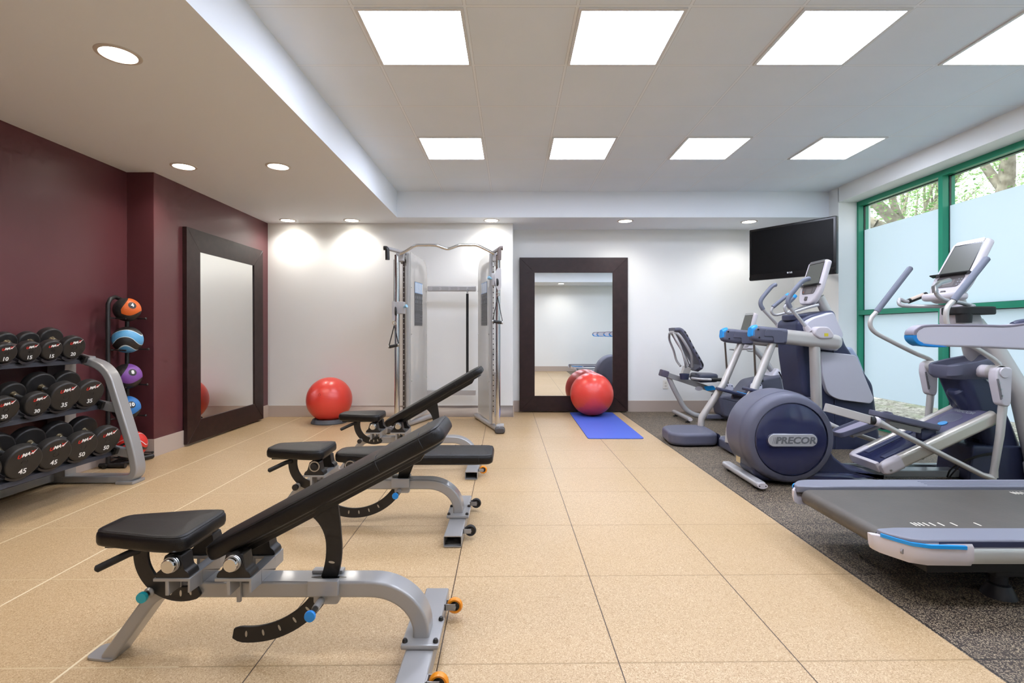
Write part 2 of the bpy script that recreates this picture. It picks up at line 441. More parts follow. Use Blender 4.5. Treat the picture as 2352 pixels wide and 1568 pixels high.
# camera, world
cam = bpy.data.cameras.new('camera'); co_ = bpy.data.objects.new('camera', cam); C.objects.link(co_); SC.camera = co_
co_.location = (0, 0, CZ); co_.rotation_euler = (R(90), 0, 0)
cam.sensor_width = 36; cam.lens = 36 * S / 2352; cam.shift_y = (CY - 784) / 2352; cam.clip_start = .05
w = bpy.data.worlds.new('sky'); SC.world = w; w.use_nodes = True; nt = w.node_tree
bg = nt.nodes['Background']; bg.inputs[0].default_value = (.90, .95, 1, 1); bg.inputs[1].default_value = 1.25
sun = bpy.data.lights.new('sun', 'SUN'); sun.energy = 3.5; sun.angle = R(3); sun.color = (1, .96, .88)
so = bpy.data.objects.new('sun', sun); C.objects.link(so); so.rotation_euler = (R(15), R(-42), 0)
vs_ = SC.view_settings; vs_.view_transform = 'Standard'; vs_.look = 'None'; vs_.gamma = 1; vs_.exposure = .78; vs_.use_curve_mapping = False
SC.cycles.use_adaptive_sampling = True; SC.cycles.adaptive_threshold = .05; SC.cycles.adaptive_min_samples = 12; SC.cycles.max_bounces = 8; SC.cycles.diffuse_bounces = 4; SC.cycles.glossy_bounces = 4; SC.cycles.transparent_max_bounces = 10
SC.cycles.sample_clamp_indirect = 6; SC.cycles.use_denoising = True; SC.cycles.caustics_reflective = False; SC.cycles.caustics_refractive = False
# ================================================================ shared materials
silver = pr('silver_paint', '#9E9D9C', .32, .3, coat=.3)
silver2 = pr('pale_silver_paint', '#B3B1B1', .35, .25, coat=.2)
chrome = pr('chrome', '#D8D8D8', .12, 1)
steel = pr('brushed_steel', '#B9B9B8', .3, 1)
vinyl = pr('black_vinyl', '#120F0E', .40, bump=.25, bscale=420, spec=.35)
vseam = pr('black_piping', '#0E0D0D', .5)
blackp = pr('black_powder_coat', '#22201F', .42)
blackr = pr('black_rubber', '#1B1A1A', .6)
blackg = pr('gloss_black_plastic', '#0C0C0D', .18)
cyan = pr('cyan_plastic', '#1FA3B4', .3)
blue = pr('blue_plastic', '#1A86D8', .3)
orange = pr('orange_wheel', '#E8901C', .3)
navy = pr('navy_plastic', '#30354F', .42, bump=.15, bscale=500)
navyl = pr('slate_blue_plastic', '#575868', .45, bump=.15, bscale=500)
navyg = pr('gloss_navy_plastic', '#292D4C', .12, coat=.6)
pgrey = pr('pale_grey_plastic', '#C9C7D0', .4, bump=.08, bscale=500)
lilac = pr('warm_grey_plastic', '#CBC4C7', .4)
tubem = pr('metallic_tube_paint', '#C4BFB9', .3, .3, coat=.3)
gripm = pr('grey_rubber_grip', '#6E7280', .5)
screen = pr('dark_lcd', '#5A5B53', .35, spec=.3)
skyblue = pr('sky_blue_accent', '#1C93DB', .3)
whitep = pr('white_print', '#F1F1EE', .5)
redp = pr('red_print', '#C8281E', .5)
gprint = pr('grey_print', '#8A8D92', .4)
placard = pr('charcoal_placard', '#45464A', .4)

# ================================================================ adjustable benches
def bench(Y, ang, label, wheel, knob, caps, proto=None):
    t = thing('adjustable_bench', label, 'weight bench', (-.8, Y, 0), 'adjustable benches in a line')
    y = Y
    def pad(x0, x1, w0, w1, xt, zb, zt, M, nm, seams=()):
        # outline in bench plan: narrow at x0, full width from xt on
        o = [(x0, -w0 / 2), (xt, -w1 / 2), (x1, -w1 / 2), (x1, w1 / 2), (xt, w1 / 2), (x0, w0 / 2)]
        o = roundpoly(o, [.045, .10, .05, .05, .10, .045], 5)
        rs = []; h = zt - zb; e_ = .024
        prof = [(.012, 0), (.003, .006), (0, .016)] + [(e_ * (1 - cos(a)), h - e_ + e_ * sin(a)) for a in (0, .35, .7, 1.05, 1.35)]
        for off, dz in prof: rs.append([V((u, y + v, zb + dz)) for u, v in inset(o, off)])
        top = inset(o, e_)
        for f_, dz in ((.25, .003), (.55, .0055), (.85, .007)):
            rs.append([V((u + (min(max(u, x0 + .07), x1 - .07) - u) * f_, y + v * (1 - f_), zb + h + dz)) for u, v in top])
        g = G().rings(rs); g.xf(M); p = add(nm, g, vinyl, t, sharp=60)
        g = G(); ring = [V((u, y + v, zt - .006)) for u, v in inset(o, .0065)]
        rr = [ring[i] for i in range(len(ring))]; g2 = []
        for r0 in [rr + [rr[0]]]: g.tube(r0, .0016, 6, False)
        for s in seams:
            q = [V((s, y - w1 / 2 + d, z)) for d, z in ((-.0004, zb + .012), (-.0004, zt - .022), (.006, zt - .008), (.024, zt + .0015), (w1 / 2, zt + .006), (w1 - .024, zt + .0015), (w1 - .006, zt - .008), (w1 + .0004, zt - .022))]
            g.tube(q, .0016, 6)
        g.xf(M); add('stitching', g, vseam, p)
        return p
    # seat
    sp = pad(-1.418, -1.068, .16, .275, -1.16, .406, .463, Matrix.Identity(4), 'seat')
    add('seat_plate', G().box(-1.385, -1.09, y - .06, y + .06, .394, .407), blackp, t)
    # back rest, turned about its pivot
    P0 = V((-.918, y, .370)); M = Matrix.Translation(P0) @ Matrix.Rotation(-R(ang), 4, 'Y') @ Matrix.Translation(-P0)
    lift = .022 if ang > 5 else .004
    bp = pad(-1.022, -.108, .17, .275, -.70, .378 + lift, .434 + lift, M, 'backrest', (-.345, -.185))
    zb = .378 + lift
    g = G(); o = roundpoly([(-.99, -.045), (-.70, -.085), (-.19, -.085), (-.14, -.06), (-.14, .06), (-.19, .085), (-.70, .085), (-.99, .045)], .03, 3)
    g.prism([(a, b + y) for a, b in o], 'xy', zb - .014, zb + .002)
    if ang > 5: g.prism([(-.96, zb - .012), (-.20, zb - .012), (-.24, zb - .035), (-.90, zb - .035)], 'xz', y - .03, y + .03)
    g.xf(M); add('backrest_plate', g, blackp, t, bev=.003)
    # curved adjustment plates with slots
    def arc(c, r, a0, a1, w, nm, slots, th=.011, gus=None, y=y):
        N = 40; g = G()
        L = [a0 + (a1 - a0) * k / N for k in range(N + 1)]
        def P(a, rr, yy): return V((c[0] + rr * cos(R(a)), yy, c[1] + rr * sin(R(a))))
        rs = []
        for i, a in enumerate(L):
            k = w / 2
            if i == N: k = w * .3
            if i == N - 1: k = w * .44
            if gus and i < 8: k = w / 2 + gus * (1 - i / 8) ** 2
            rs.append([P(a, r - k, y - th / 2), P(a, r + k, y - th / 2), P(a, r + k, y + th / 2), P(a, r - k, y + th / 2)])
        g.rings(rs); pl = add(nm, g, blackp, t, bev=.0015, bseg=1)
        for a in slots:
            g = G()
            for sy in (-1, 1):
                q = [(P(a, r + dr, 0).x + cos(R(a)) * 0, P(a, r + dr, 0).z) for dr in (-.011, .011)]
                tt = V((-sin(R(a)), cos(R(a)))) * .0035; rd = V((cos(R(a)), sin(R(a))))
                poly = []
                cc = V((P(a, r - .004, 0).x, P(a, r - .004, 0).z))
                for k in range(12):
                    an = 2 * pi * k / 12; poly.append(tuple(cc + tt * cos(an) * 1.1 + rd * (.011 * sin(an))))
                pass
            g.prism(poly, 'xz', y - (th / 2 + .0006), y + (th / 2 + .0006))
            add('locating_slot', g, steel, pl)
        return pl
    ba = ang
    arc((-.927, .368), .302, ba + 2, ba - 128, .056, 'back_angle_plate', [ba - 128 + 9 + 11.5 * k for k in range(6)] + ([-9] if ba > 5 else []), gus=.03)
    arc((-1.128, .374), .138, 168, 296, .05, 'seat_angle_plate', [284, 270, 256], y=y - .053)
    # main tube with the big bend, foot bar
    bend = [V((-1.2, y, .244)), V((-.8, y, .244))] + [V((-.49 + .177 * sin(a_), y, .092 + .152 * cos(a_))) for a_ in [pi / 2 * k / 16 for k in range(17)]] + [V((-.313, y, .078))]
    add('main_tube', G().rings([[V((p.x + n.x * v, y + s, p.z + n.z * v)) for s, v in rrect(.092, .056, .009, 3)] for p, n in _planar(bend)]), silver, t)
    lp = fil([(-1.16, y, .247), (-1.235, y, .225), (-1.395, y, .004)], .06, 5)
    add('front_leg', G().rings([[V((p.x + n.x * v, y + s, p.z + n.z * v)) for s, v in rrect(.088, .045, .008, 3)] for p, n in _planar(lp)]), silver, t)
    add('foot_plate', G().prism(roundpoly([(-1.47, y - .04), (-1.37, y - .055), (-1.37, y + .055), (-1.47, y + .04)], .02, 3), 'xy', 0, .009), silver, t, bev=.002)
    g = G(); o_ = rrect(.096, .058, .007, 3, -.311, .032); i_ = inset(o_, .004)
    rs = [[(u, y + yy, v) for u, v in q] for q, yy in ((i_, -.05), (i_, -.3299), (o_, -.33), (o_, .33), (i_, .33), (i_, .05))]
    g.rings(rs); add('foot_bar', g, silver, t)
    g = G().box(-.375, -.247, y - .085, y + .085, .061, .079); add('bolt_plate', g, silver, t, bev=.006)
    for dx in (-.052, .052):
        for dy in (-.066, .066):
            add('bolt', G().lathe([(0, .012), (.006, .011), (.009, .006), (.0095, 0)], (-.311 + dx, y + dy, .079), (0, 0, 1), 12), blackp, t)
    add('stop_collar', G().box(-.71, -.60, y + .012, y + .044, .2715, .284), silver, t, bev=.004)
    add('tube_slot', G().prism(circ(.062, 20, -.640, y - .012, .009), 'xy', .2716, .2725), blackg, t)
    # pivots
    for i, (px, pz) in enumerate(((-1.117, .368), (-.915, .372))):
        for sy in (-1, 1):
            g = G(); yc = y + sy * .086
            g.prism(roundpoly([(px - .062, .318), (px + .055, .318), (px + .050, .336), (px + .036, .345), (px + .028, pz + .026), (px - .028, pz + .026), (px - .042, .345), (px - .056, .336)], .006, 2), 'xz', yc - .028, yc + .028)
            add('pillow_block', g, blackp, t, bev=.003)
        g = G()
        for sy in (-1, 1):
            ya, yb = (y - .118, y - .05) if sy < 0 else (y + .05, y + .118)
            g.box(px - .064, px + .058, ya, yb, .308, .3185); g.box(px + .050, px + .058, ya, yb, .2715, .31)
            g.box(px - .024, px - .012, min(ya, y - .03 if sy < 0 else ya), yb, .262, .309)
        g.box(px + .02, px + .058, y - .05, y + .05, .2715, .318)
        g.box(px - .024, px - .010, y - .058, y - .046, .208 if i else .245, .31)
        add('pivot_bracket', g, silver, t, bev=.002)
        for sy in (-1, 1):
            add('bearing_ring', G().lathe([(.030, .03), (.030, .0), (.024, 0), (.024, .012)], (px, y + sy * .117, pz), (0, -sy, 0), 24), blackp if caps else steel, t)
        if caps:
            add('pivot_cap', G().lathe([(0, .036), (.020, .036), (.0225, .033), (.0225, 0)], (px, y - .108, pz), (0, -1, 0), 28), chrome, t)
            g = G()
            for k in range(3): g.torus((px, y - .114 - .007 * k, pz), (0, 1, 0), .024, .0022, 28, 6)
            add('spring', g, steel, t)
        else:
            add('pivot_cap', G().lathe([(0, .008), (.016, .008), (.018, 0)], (px, y - .112, pz), (0, -1, 0), 20), blackp, t)
    # handle, pull pins
    add('seat_handle', G().tube([(-1.27, y - .05, .385), (-1.30, y - .066, .378), (-1.383, y - .095, .340), (-1.388, y - .097, .338)], [.0125, .0125, .0125, .006], 16), blackr, t)
    add('seat_pin_sleeve', G().tube([(-1.235, y + .02, .243), (-1.235, y - .062, .243), (-1.235, y - .068, .243)], [.017, .017, .012], 20), silver, t)
    k = add('seat_pin_knob', G().lathe([(.008, -.006), (.0175, 0), (.0185, .006), (.017, .012), (0, .0135)], (-1.235, y - .086, .243), (0, -1, 0), 24), knob[0], t)
    add('pin_shaft', G().cyl((-1.235, y - .05, .243), (-1.235, y - .088, .243), .009, seg=14), blackp, k)
    g = G().box(-.695, -.592, y - .066, y - .045, .232, .283); g.prism(roundpoly([(-.68, .238), (-.592, .238), (-.592, .205), (-.60, .197), (-.68, .197)], .01, 3), 'xz', y - .050, y - .03)
    add('pin_bracket', g, silver, t, bev=.003)
    add('back_pin_sleeve', G().tube([(-.652, y + .0, .212), (-.652, y - .105, .212)], .012, 16), silver, t)
    k = add('back_pin_knob', G().lathe([(.008, -.006), (.0165, 0), (.0185, .006), (.017, .012), (0, .0135)], (-.652, y - .142, .212), (0, -1, 0), 24), knob[1], t)
    add('pin_shaft', G().cyl((-.652, y - .10, .212), (-.652, y - .145, .212), .0095, seg=14), blackp, k)
    # wheels
    for dy in (-.22, .22):
        c = (-.226, y + dy, .049)
        g = G().lathe([(.019, -.009), (.026, -.0115), (.030, -.006), (.0315, 0), (.030, .006), (.026, .0115), (.019, .009), (.019, -.009)], c, (0, 1, 0), 28)
        wh = add('wheel', g, wheel, t)
        g = G().lathe([(0, -.011), (.009, -.011), (.010, -.007), (.0195, -.006), (.0195, .006), (.010, .007), (.009, .011), (0, .011)], c, (0, 1, 0), 20)
        add('hub', g, blackp, wh)
        g = G(); g.box(-.263, -.222, c[1] - .019, c[1] - .015, .038, .062); g.box(-.263, -.222, c[1] + .015, c[1] + .019, .038, .062); g.box(-.266, -.260, c[1] - .019, c[1] + .019, .038, .062)
        g.cyl((c[0], c[1] - .022, c[2]), (c[0], c[1] + .022, c[2]), .006, seg=12)
        add('wheel_fork', g, silver, t)
    return t
def _planar(pts):
    out = []
    for i, p in enumerate(pts):
        a = pts[max(i - 1, 0)]; b = pts[min(i + 1, len(pts) - 1)]; t = (b - a).normalized()
        out.append((p, V((-t.z, 0, t.x))))
    return out
bench(1.787, 27.9, 'nearest black padded bench with raised back, orange wheels and teal seat knob', orange, (cyan, blue), True)
bench(2.985, 0.0, 'black padded bench with its back laid flat and black wheels, middle of three', blackr, (blackp, blue), False)
bench(4.20, 30.0, 'farthest black padded bench, back raised, standing before the cable machine', orange, (blackp, blue), True)

# ================================================================ exercise balls and mat
red = pr('red_vinyl_ball', '#E2463A', .3, spec=.6)
def exball(c, r, lab):
    t = thing('exercise_ball', lab, 'exercise ball', (c[0], c[1], c[2] - r), 'red exercise balls')
    g = G(); prof = []
    N = 120
    for i in range(N + 1):
        a = -pi / 2 + pi * i / N; k = 1 - (.0018 if abs(((i + 1) % 8) - 4) < 1 and 14 < i < 106 else 0)
        prof.append((r * k * cos(a), r * k * sin(a)))
    g.lathe(prof, c, (.28, -.22, .93), 64); return add('shell', g, red, t, sharp=60), t
s1, t1 = exball((-2.277, 6.33, .287), .274, 'red exercise ball sitting in a black ring by the white back wall')
add('printed_logo', G().lathe([(.013, .0), (.016, .001), (.016, 0)], tuple(V((-2.277, 6.33, .287)) + V((-.10, -.94, .32)).normalized() * .2735), (-.10, -.94, .32), 20), pr('dark_red_print', '#8E1E1A', .5), s1)
exball((1.067, 6.79, .297), .287, 'red exercise ball resting on the blue mat in front of the mirror')
g = G().lathe([(.125, .0), (.215, 0), (.218, .012), (.195, .052), (.18, .056), (.165, .046), (.135, .02), (.125, 0)], (-2.277, 6.33, 0), (0, 0, 1), 48)
tag(add('ball_stand', g, pr('dark_grey_plastic', '#4A4C52', .5), None, (-2.277, 6.33, 0)), 'dark grey ring stand under the red exercise ball on the left', 'ball stand')
g = G().pill(roundpoly([(.80, 5.345), (1.394, 5.345), (1.394, 7.06), (.80, 7.06)], .04, 6), 'xy', 0.0, .010, .004, 3)
tag(add('exercise_mat', g, pr('royal_blue_foam', '#4762C4', .55, bump=.2, bscale=90), None, (1.1, 6.2, 0)), 'blue exercise mat lying on the tan floor under a red ball', 'exercise mat')

# ================================================================ leaning mirrors
wood = pr('dark_espresso_wood', '#2E1B19', .42, h2='#241312', vscale=14, spec=.35)
mir = pr('mirror_glass', '#F2F4F3', .0, 1)
def mirror(o, xa, ya, w, h, b, lab):
    """o lower corner, xa along the width, ya up, thickness goes towards the wall"""
    t = thing('leaning_mirror', lab, 'mirror', o, 'dark framed floor mirrors')
    M = frame(o, xa, ya); th = .045
    # rails mitred at 45 degrees: four members
    for poly in (((0, 0), (w, 0), (w - b, b), (b, b)), ((0, h), (b, h - b), (w - b, h - b), (w, h)), ((0, 0), (b, b), (b, h - b), (0, h)), ((w, 0), (w, h), (w - b, h - b), (w - b, b))):
        g = G().prism(poly, 'xy', -th, 0); g.bev(.0016, 1); g.xf(M); add('frame_rail', g, wood, t)
    g = G().box(b - .01, w - b + .01, b - .01, h - b + .01, -.022, -.012); g.xf(M); add('mirror_glass', g, mir, t)
    return t
wd = V((1, 0, 0))
mirror((.105, 7.09, .022), (1, 0, 0), (0, .0035, 1), 1.515, 2.145, .212, 'dark framed mirror leaning on the white back wall behind a red ball')
xd = V((.012, 1.51, 0)).normalized()
mirror((-3.186, 4.985, .022), (-.0 + xd.x, xd.y, 0), (-.004, 0, 1), 1.50, 2.14, .215, 'dark framed mirror leaning on the burgundy wall beside the ball tree')

# wall outlet
t = thing('wall_outlet', 'white duplex power outlet on the back wall left of the recumbent bike', 'outlet', (2.17, 7.175, .383))
g = G().box(2.17 - .037, 2.17 + .037, 7.169, 7.175, .383 - .06, .383 + .06); add('cover_plate', g, pr('outlet_white', '#E6E3DA', .4), t, bev=.002)
for dz in (-.021, .021):
    f = add('receptacle', G().prism(rrect(.03, .028, .01, 3, 2.17, .383 + dz), 'xz', 7.1675, 7.17), pr('outlet_ivory', '#D6D2C6', .4), t)
    g = G(); g.box(2.162, 2.164, 7.1668, 7.168, .379 + dz, .389 + dz); g.box(2.176, 2.178, 7.1668, 7.168, .380 + dz, .388 + dz); add('slot', g, blackr, f)

# ================================================================ dumbbell rack
rk = thing('dumbbell_rack', 'silver three-tier dumbbell rack along the burgundy wall', 'dumbbell rack', (-3.1, 3.8, 0))
YF = 3.77
shelf_m = pr('dark_shelf_rubber', '#34343A', .5)
pp = [(-3.455, .045), (-2.88, .045), (-2.835, .20), (-3.03, .90), (-3.26, .965)]
pts = fil([(a, YF + .05, b) for a, b in ((-3.45, .030), (-2.80, .030), (-2.835, .24), (-3.03, .865), (-3.265, .935))], [.16, .10, .13], 10)
def endframe(yc):
    rs = [[V((p.x + n.x * v, yc + s, p.z + n.z * v)) for s, v in rrect(.10, .056, .012, 3)] for p, n in _planar([V((p.x, yc, p.z)) for p in pts])]
    return G().rings(rs)
rack_y = (YF + .05, 1.75)
for yc in rack_y:
    add('end_frame', endframe(yc), silver, rk)
    add('rear_upright', G().box(-3.455, -3.32, yc - .05, yc + .05, .05, 1.03), silver, rk, bev=.006)
    g = G().box(-2.93, -2.80, yc - .075, yc + .055, 0, .022); add('foot_pad', g, silver, rk, bev=.004)
SH = [(-3.185, .924), (-3.06, .586), (-2.955, .246)]; TL = R(16); YW = R(11)
for i, (xs, zs) in enumerate(SH):
    dx, dz = -cos(TL), sin(TL); L_ = .30
    prof = [(xs, zs), (xs + .006, zs - .03), (xs + dx * L_, zs + dz * L_ - .03), (xs + dx * L_, zs + dz * L_ + .012)]
    add('shelf', G().prism(prof, 'xz', 1.72, YF - .0), shelf_m, rk, bev=.003)
    for yc in rack_y:
        arm = [V((xs - .12, yc, zs + .01)), V((xs + (.09 if i else .03), yc, zs - (.03 if i else .01)))]
        g = G().rings([[V((p.x, yc + s * .8, p.z + v)) for s, v in rrect(.07, .062, .008, 2)] for p in arm])
        add('shelf_arm', g, silver, rk)
        add('arm_bracket', G().obox((xs + .0, yc - .062, zs + .012), (.075, .03, .05), Matrix.Rotation(R(21), 3, 'Y')), blackp, rk, bev=.004)
        add('bracket_bolt', G().lathe([(0, .008), (.008, .006), (.009, 0)], (xs + .012, yc - .077, zs + .008), (0, -1, 0), 10), blackg, rk)
add('base_beam', G().box(-3.45, -3.40, 1.8, YF + .02, .02, .075), silver, rk, bev=.005)

urethane = pr('black_urethane', '#211F1E', .46, bump=.12, bscale=300)
brass = pr('brass_collar', '#BCAE90', .25, 1)
def dumbbell(o, wt, D, xl, lab):
    """o: centre of the front head's face; axis runs back and up towards the wall"""
    ax = V((cos(TL) * cos(YW), -cos(TL) * sin(YW), -sin(TL))); o = V(o); hl = .028 + D * .18
    t = thing('dumbbell', lab, 'dumbbell', tuple(o - ax * .15 - V((0, 0, D / 2))), 'black round-head dumbbells on the rack')
    X = V((0, 0, 1)).cross(ax).normalized(); Yv = ax.cross(X)
    r = D / 2
    def head(c, sgn):
        pr_ = [(0, 0), (r * .14, 0), (r * .15, -.0015), (r * .17, -.0015), (r * .18, 0), (r - .012, .0), (r - .004, -.003), (r, -.011), (r, -hl + .011), (r - .004, -hl + .003), (r - .012, -hl), (.022, -hl), (0, -hl)]
        return G().lathe(pr_, c, ax * sgn, 44)
    f = add('front_head', head(o, 1), urethane, t, sharp=50)
    c2 = o - ax * (hl * 2 + .15)
    add('rear_head', head(c2, -1), urethane, t, sharp=50)
    p0 = o - ax * (hl - .004); p1 = o - ax * (hl + .154)
    add('handle', G().tube([p0, p0 - ax * .025, p0 - ax * .045, p0 - ax * .07, p1 + ax * .045, p1 + ax * .025, p1], [.0155, .0155, .013, .0165, .013, .0155, .0155], 18), steel, t)
    add('collar', G().tube([p1 + ax * .002, p1 + ax * .028], [.026, .017], 18), brass, t)
    k = D / .2
    def TM(dy, dz): 
        mm = frame(o + Yv * dz + ax * .0006 + X * dy, X, Yv)
        return mm
    kk = .92
    lettering('weight_number', str(wt), .046 * kk * max(k, .8), TM(0, -.056 * k), whitep, f, bold=.0006)
    for ch, mt, dy, rr in (('U', redp, -.040, 0), ('M', whitep, -.013, .006), ('A', whitep, .012, .010), ('X', redp, .034, .016)):
        lettering('logo_letter', ch, .030 * k, TM(dy * .88 * k, .040 * k + rr * k), mt, f, shear=.2, bold=.001)
    add('logo_tick', _tick(TM(.036 * k, .062 * k), k), whitep, f)
    return t
def _tick(M, k):
    g = G().prism([(-.012 * k, -.012 * k), (-.007 * k, -.004 * k), (-.003 * k, -.008 * k), (.020 * k, .014 * k), (-.002 * k, -.018 * k), (-.006 * k, -.012 * k), (-.010 * k, -.017 * k)], 'xy', 0, .0012); g.xf(M); return g
rowsD = [  # boss px,py, face x, weight, diameter
    (-3.12, [(-50, 818, 10, .125), (15, 815.8, 10, .128), (70.5, 815.2, 15, .136), (121.2, 812, 15, .140), (171.3, 807.2, 20, .165)], 'top'),
    (-2.99, [(-62, 950, 30, .15), (13.4, 943.4, 30, .152), (88.3, 932, 30, .155), (151.5, 913.7, 35, .198), (209.8, 904.5, 35, .192)], 'middle'),
    (-2.89, [(-42, 1092, 40, .195), (56.4, 1067, 45, .202), (128.2, 1047.7, 45, .20), (192, 1031.7, 50, .199), (247.8, 1016.7, 50, .198)], 'bottom')]
pos = ['first from left', 'second from left', 'third from left', 'fourth from left', 'rightmost']
for (xf_, items, rn), (xs, zs) in zip(rowsD, SH):
    for j, (px, py, wt, D) in enumerate(items):
        Yd = xf_ * S / (px - CX); z = CZ - (py - CY) * Yd / S
        ax = V((cos(TL), 0, -sin(TL))); nrm = V((sin(TL), 0, cos(TL)))
        # rest height: face centre lies D/2 above the saddle plane
        base = V((xs, 0, zs)); sgn = (V((xf_, 0, z)) - base).dot(nrm); need = D / 2 + .022
        z += (need - sgn) / cos(TL) * 1.0
        if j == 0 or (j, rn) == (0, 'middle'): z = z
        dumbbell((xf_, Yd, z), wt, D, 0, f'black {wt} pound dumbbell on the {rn} rack shelf, {pos[j]}')
        # saddle cradle under the head
        ax = V((cos(TL) * cos(YW), -cos(TL) * sin(YW), -sin(TL))); sx_ = V((0, 0, 1)).cross(ax).normalized(); nrm = ax.cross(sx_)
        so_ = V((xf_, Yd, z)) - ax * (.025 + D * .1) - nrm * (D / 2)
        g = G(); 
        arcp = [V((0, 0, 0)) + V((0, (D / 2 + .003) * sin(a), (D / 2) - (D / 2 + .003) * cos(a))) for a in [R(-42 + 84 * k / 10) for k in range(11)]]
        rs = []
        for q in arcp:
            c = so_ + sx_ * q.y + nrm * q.z
            rs.append([c - ax * .025 - nrm * .002, c + ax * .025 - nrm * .002, c + ax * .025 - nrm * .017, c - ax * .025 - nrm * .017])
        g.rings(rs); add('saddle', g, shelf_m, rk)

# ================================================================ medicine ball tree
mt = thing('medicine_ball_rack', 'black tubular tree holding five medicine balls in the burgundy corner', 'ball rack', (-3.4, 4.33, 0))
MX, MY = -3.33, 4.32
for i, (dx, dy) in enumerate(((-.10, .0), (.03, .12))):
    pass
xa, ya = W(248, 700, 4.215).x, 4.215
xb, yb = W(292, 700, 4.48).x, 4.48
P1 = V((xa, ya, 0)); P2 = V((xb, yb, 0))
hoop = fil([P1 + V((-.005, 0, .03)), P1 + V((0, 0, 1.41)), P2 + V((0, 0, 1.41)), P2 + V((0, 0, .03))], .13, 10)
add('uprights', G().tube([P1 + V((0, 0, .03)), P1 + V((.0, 0, 1.36)), P1 + (P2 - P1) * .12 + V((0, 0, 1.405)), P1 + (P2 - P1) * .35 + V((0, 0, 1.425)), P1 + (P2 - P1) * .65 + V((0, 0, 1.41)), P2 + V((0, 0, 1.34)), P2 + V((0, 0, .03))], .0165, 14), blackp, mt)
g = G()
g.tube([(xa - .06, 4.205, .022), (-3.20, 4.205, .022)], .018, 10); g.tube([(-3.30, 4.21, .022), (-3.205, 4.53, .022)], .02, 10); g.tube([(xb - .08, yb, .022), (-3.205, 4.53, .03)], .016, 10)
g.tube([P1 + V((0, -.045, .022)), P2 + V((0, 0, .022))], .018, 10)
add('base_frame', g, blackp, mt)
MB_ = [(290, 711, .100, 'orange', '#D9631F', 4), (291, 780, .113, 'sky blue', '#5A9FCB', None), (290, 864, .108, 'purple', '#7E4A9C', 8), (288, 937, .104, 'blue', '#2F78BE', 10), (300, 1021, .116, 'red', '#D02A22', 12)]
wl = ['topmost on the black ball tree', 'second from the top of the ball tree', 'third from the top of the ball tree', 'fourth from the top of the ball tree', 'lowest on the ball tree']
def ball_mat(cn, hc, r, num):
    m, nt, out = nodes('ball_' + cn + '_pattern'); p = nt.nodes.new('ShaderNodeBsdfPrincipled'); p.inputs['Roughness'].default_value = .45
    sx = nt.nodes.new('ShaderNodeSeparateXYZ'); nt.links.new(objco(nt), sx.inputs[0])
    dx, dy, dz = mth(nt, 'DIVIDE', sx.outputs[0], r), mth(nt, 'DIVIDE', sx.outputs[1], r), mth(nt, 'SUBTRACT', mth(nt, 'DIVIDE', sx.outputs[2], r), 1.0)
    az = mth(nt, 'ARCTAN2', mth(nt, 'SUBTRACT', dx, .1), mth(nt, 'MULTIPLY', dy, -1.0))
    s2 = mth(nt, 'SINE', mth(nt, 'MULTIPLY', az, 2.2)); s3 = mth(nt, 'MULTIPLY', mth(nt, 'SINE', mth(nt, 'ADD', mth(nt, 'MULTIPLY', az, 2.2), .7)), .45)
    v = mth(nt, 'SUBTRACT', dz, mth(nt, 'MULTIPLY', s3, mth(nt, 'SUBTRACT', 1.0, mth(nt, 'ABSOLUTE', dz))))
    A = lambda x, o_: mth(nt, 'ABSOLUTE', mth(nt, 'SUBTRACT', x, o_)); MN = lambda a, b: mth(nt, 'MINIMUM', a, b); LT = lambda a, b: mth(nt, 'LESS_THAN', a, b); GT = lambda a, b: mth(nt, 'GREATER_THAN', a, b); MU = lambda a, b: mth(nt, 'MULTIPLY', a, b)
    C1, C2, C3 = hx(hc), hx('#262322'), hx('#C9D8DC')
    if num == 12: blk = LT(mth(nt, 'ABSOLUTE', v), .12); ln = LT(MN(A(mth(nt, 'ABSOLUTE', v), .42), A(dx, .55)), .022)
    elif num is None: blk = mth(nt, 'MAXIMUM', MU(GT(v, -.68), LT(v, -.12)), GT(v, .62)); ln = LT(MN(A(v, -.12), MN(A(v, .62), A(v, -.68))), .026)
    else:
        col = MU(GT(mth(nt, 'ADD', dz, mth(nt, 'MULTIPLY', s2, .22)), -.30), MU(GT(az, mth(nt, 'ADD', mth(nt, 'MULTIPLY', mth(nt, 'MAXIMUM', dz, 0.0), .55), .12)), LT(az, 2.9)))
        blk = mth(nt, 'SUBTRACT', 1.0, col); ln = None
    c_ = mixc(nt, blk, C1, C2)
    if ln is not None: c_ = mixc(nt, ln, c_, C3)
    nt.links.new(c_, p.inputs['Base Color'])
    b = nt.nodes.new('ShaderNodeBump'); b.inputs['Strength'].default_value = .35; b.inputs['Distance'].default_value = .002
    vo = nt.nodes.new('ShaderNodeTexVoronoi'); vo.inputs['Scale'].default_value = 140; nt.links.new(objco(nt), vo.inputs['Vector']); nt.links.new(vo.outputs[0], b.inputs['Height']); nt.links.new(b.outputs[0], p.inputs['Normal'])
    nt.links.new(p.outputs[0], out.inputs[0]); return m
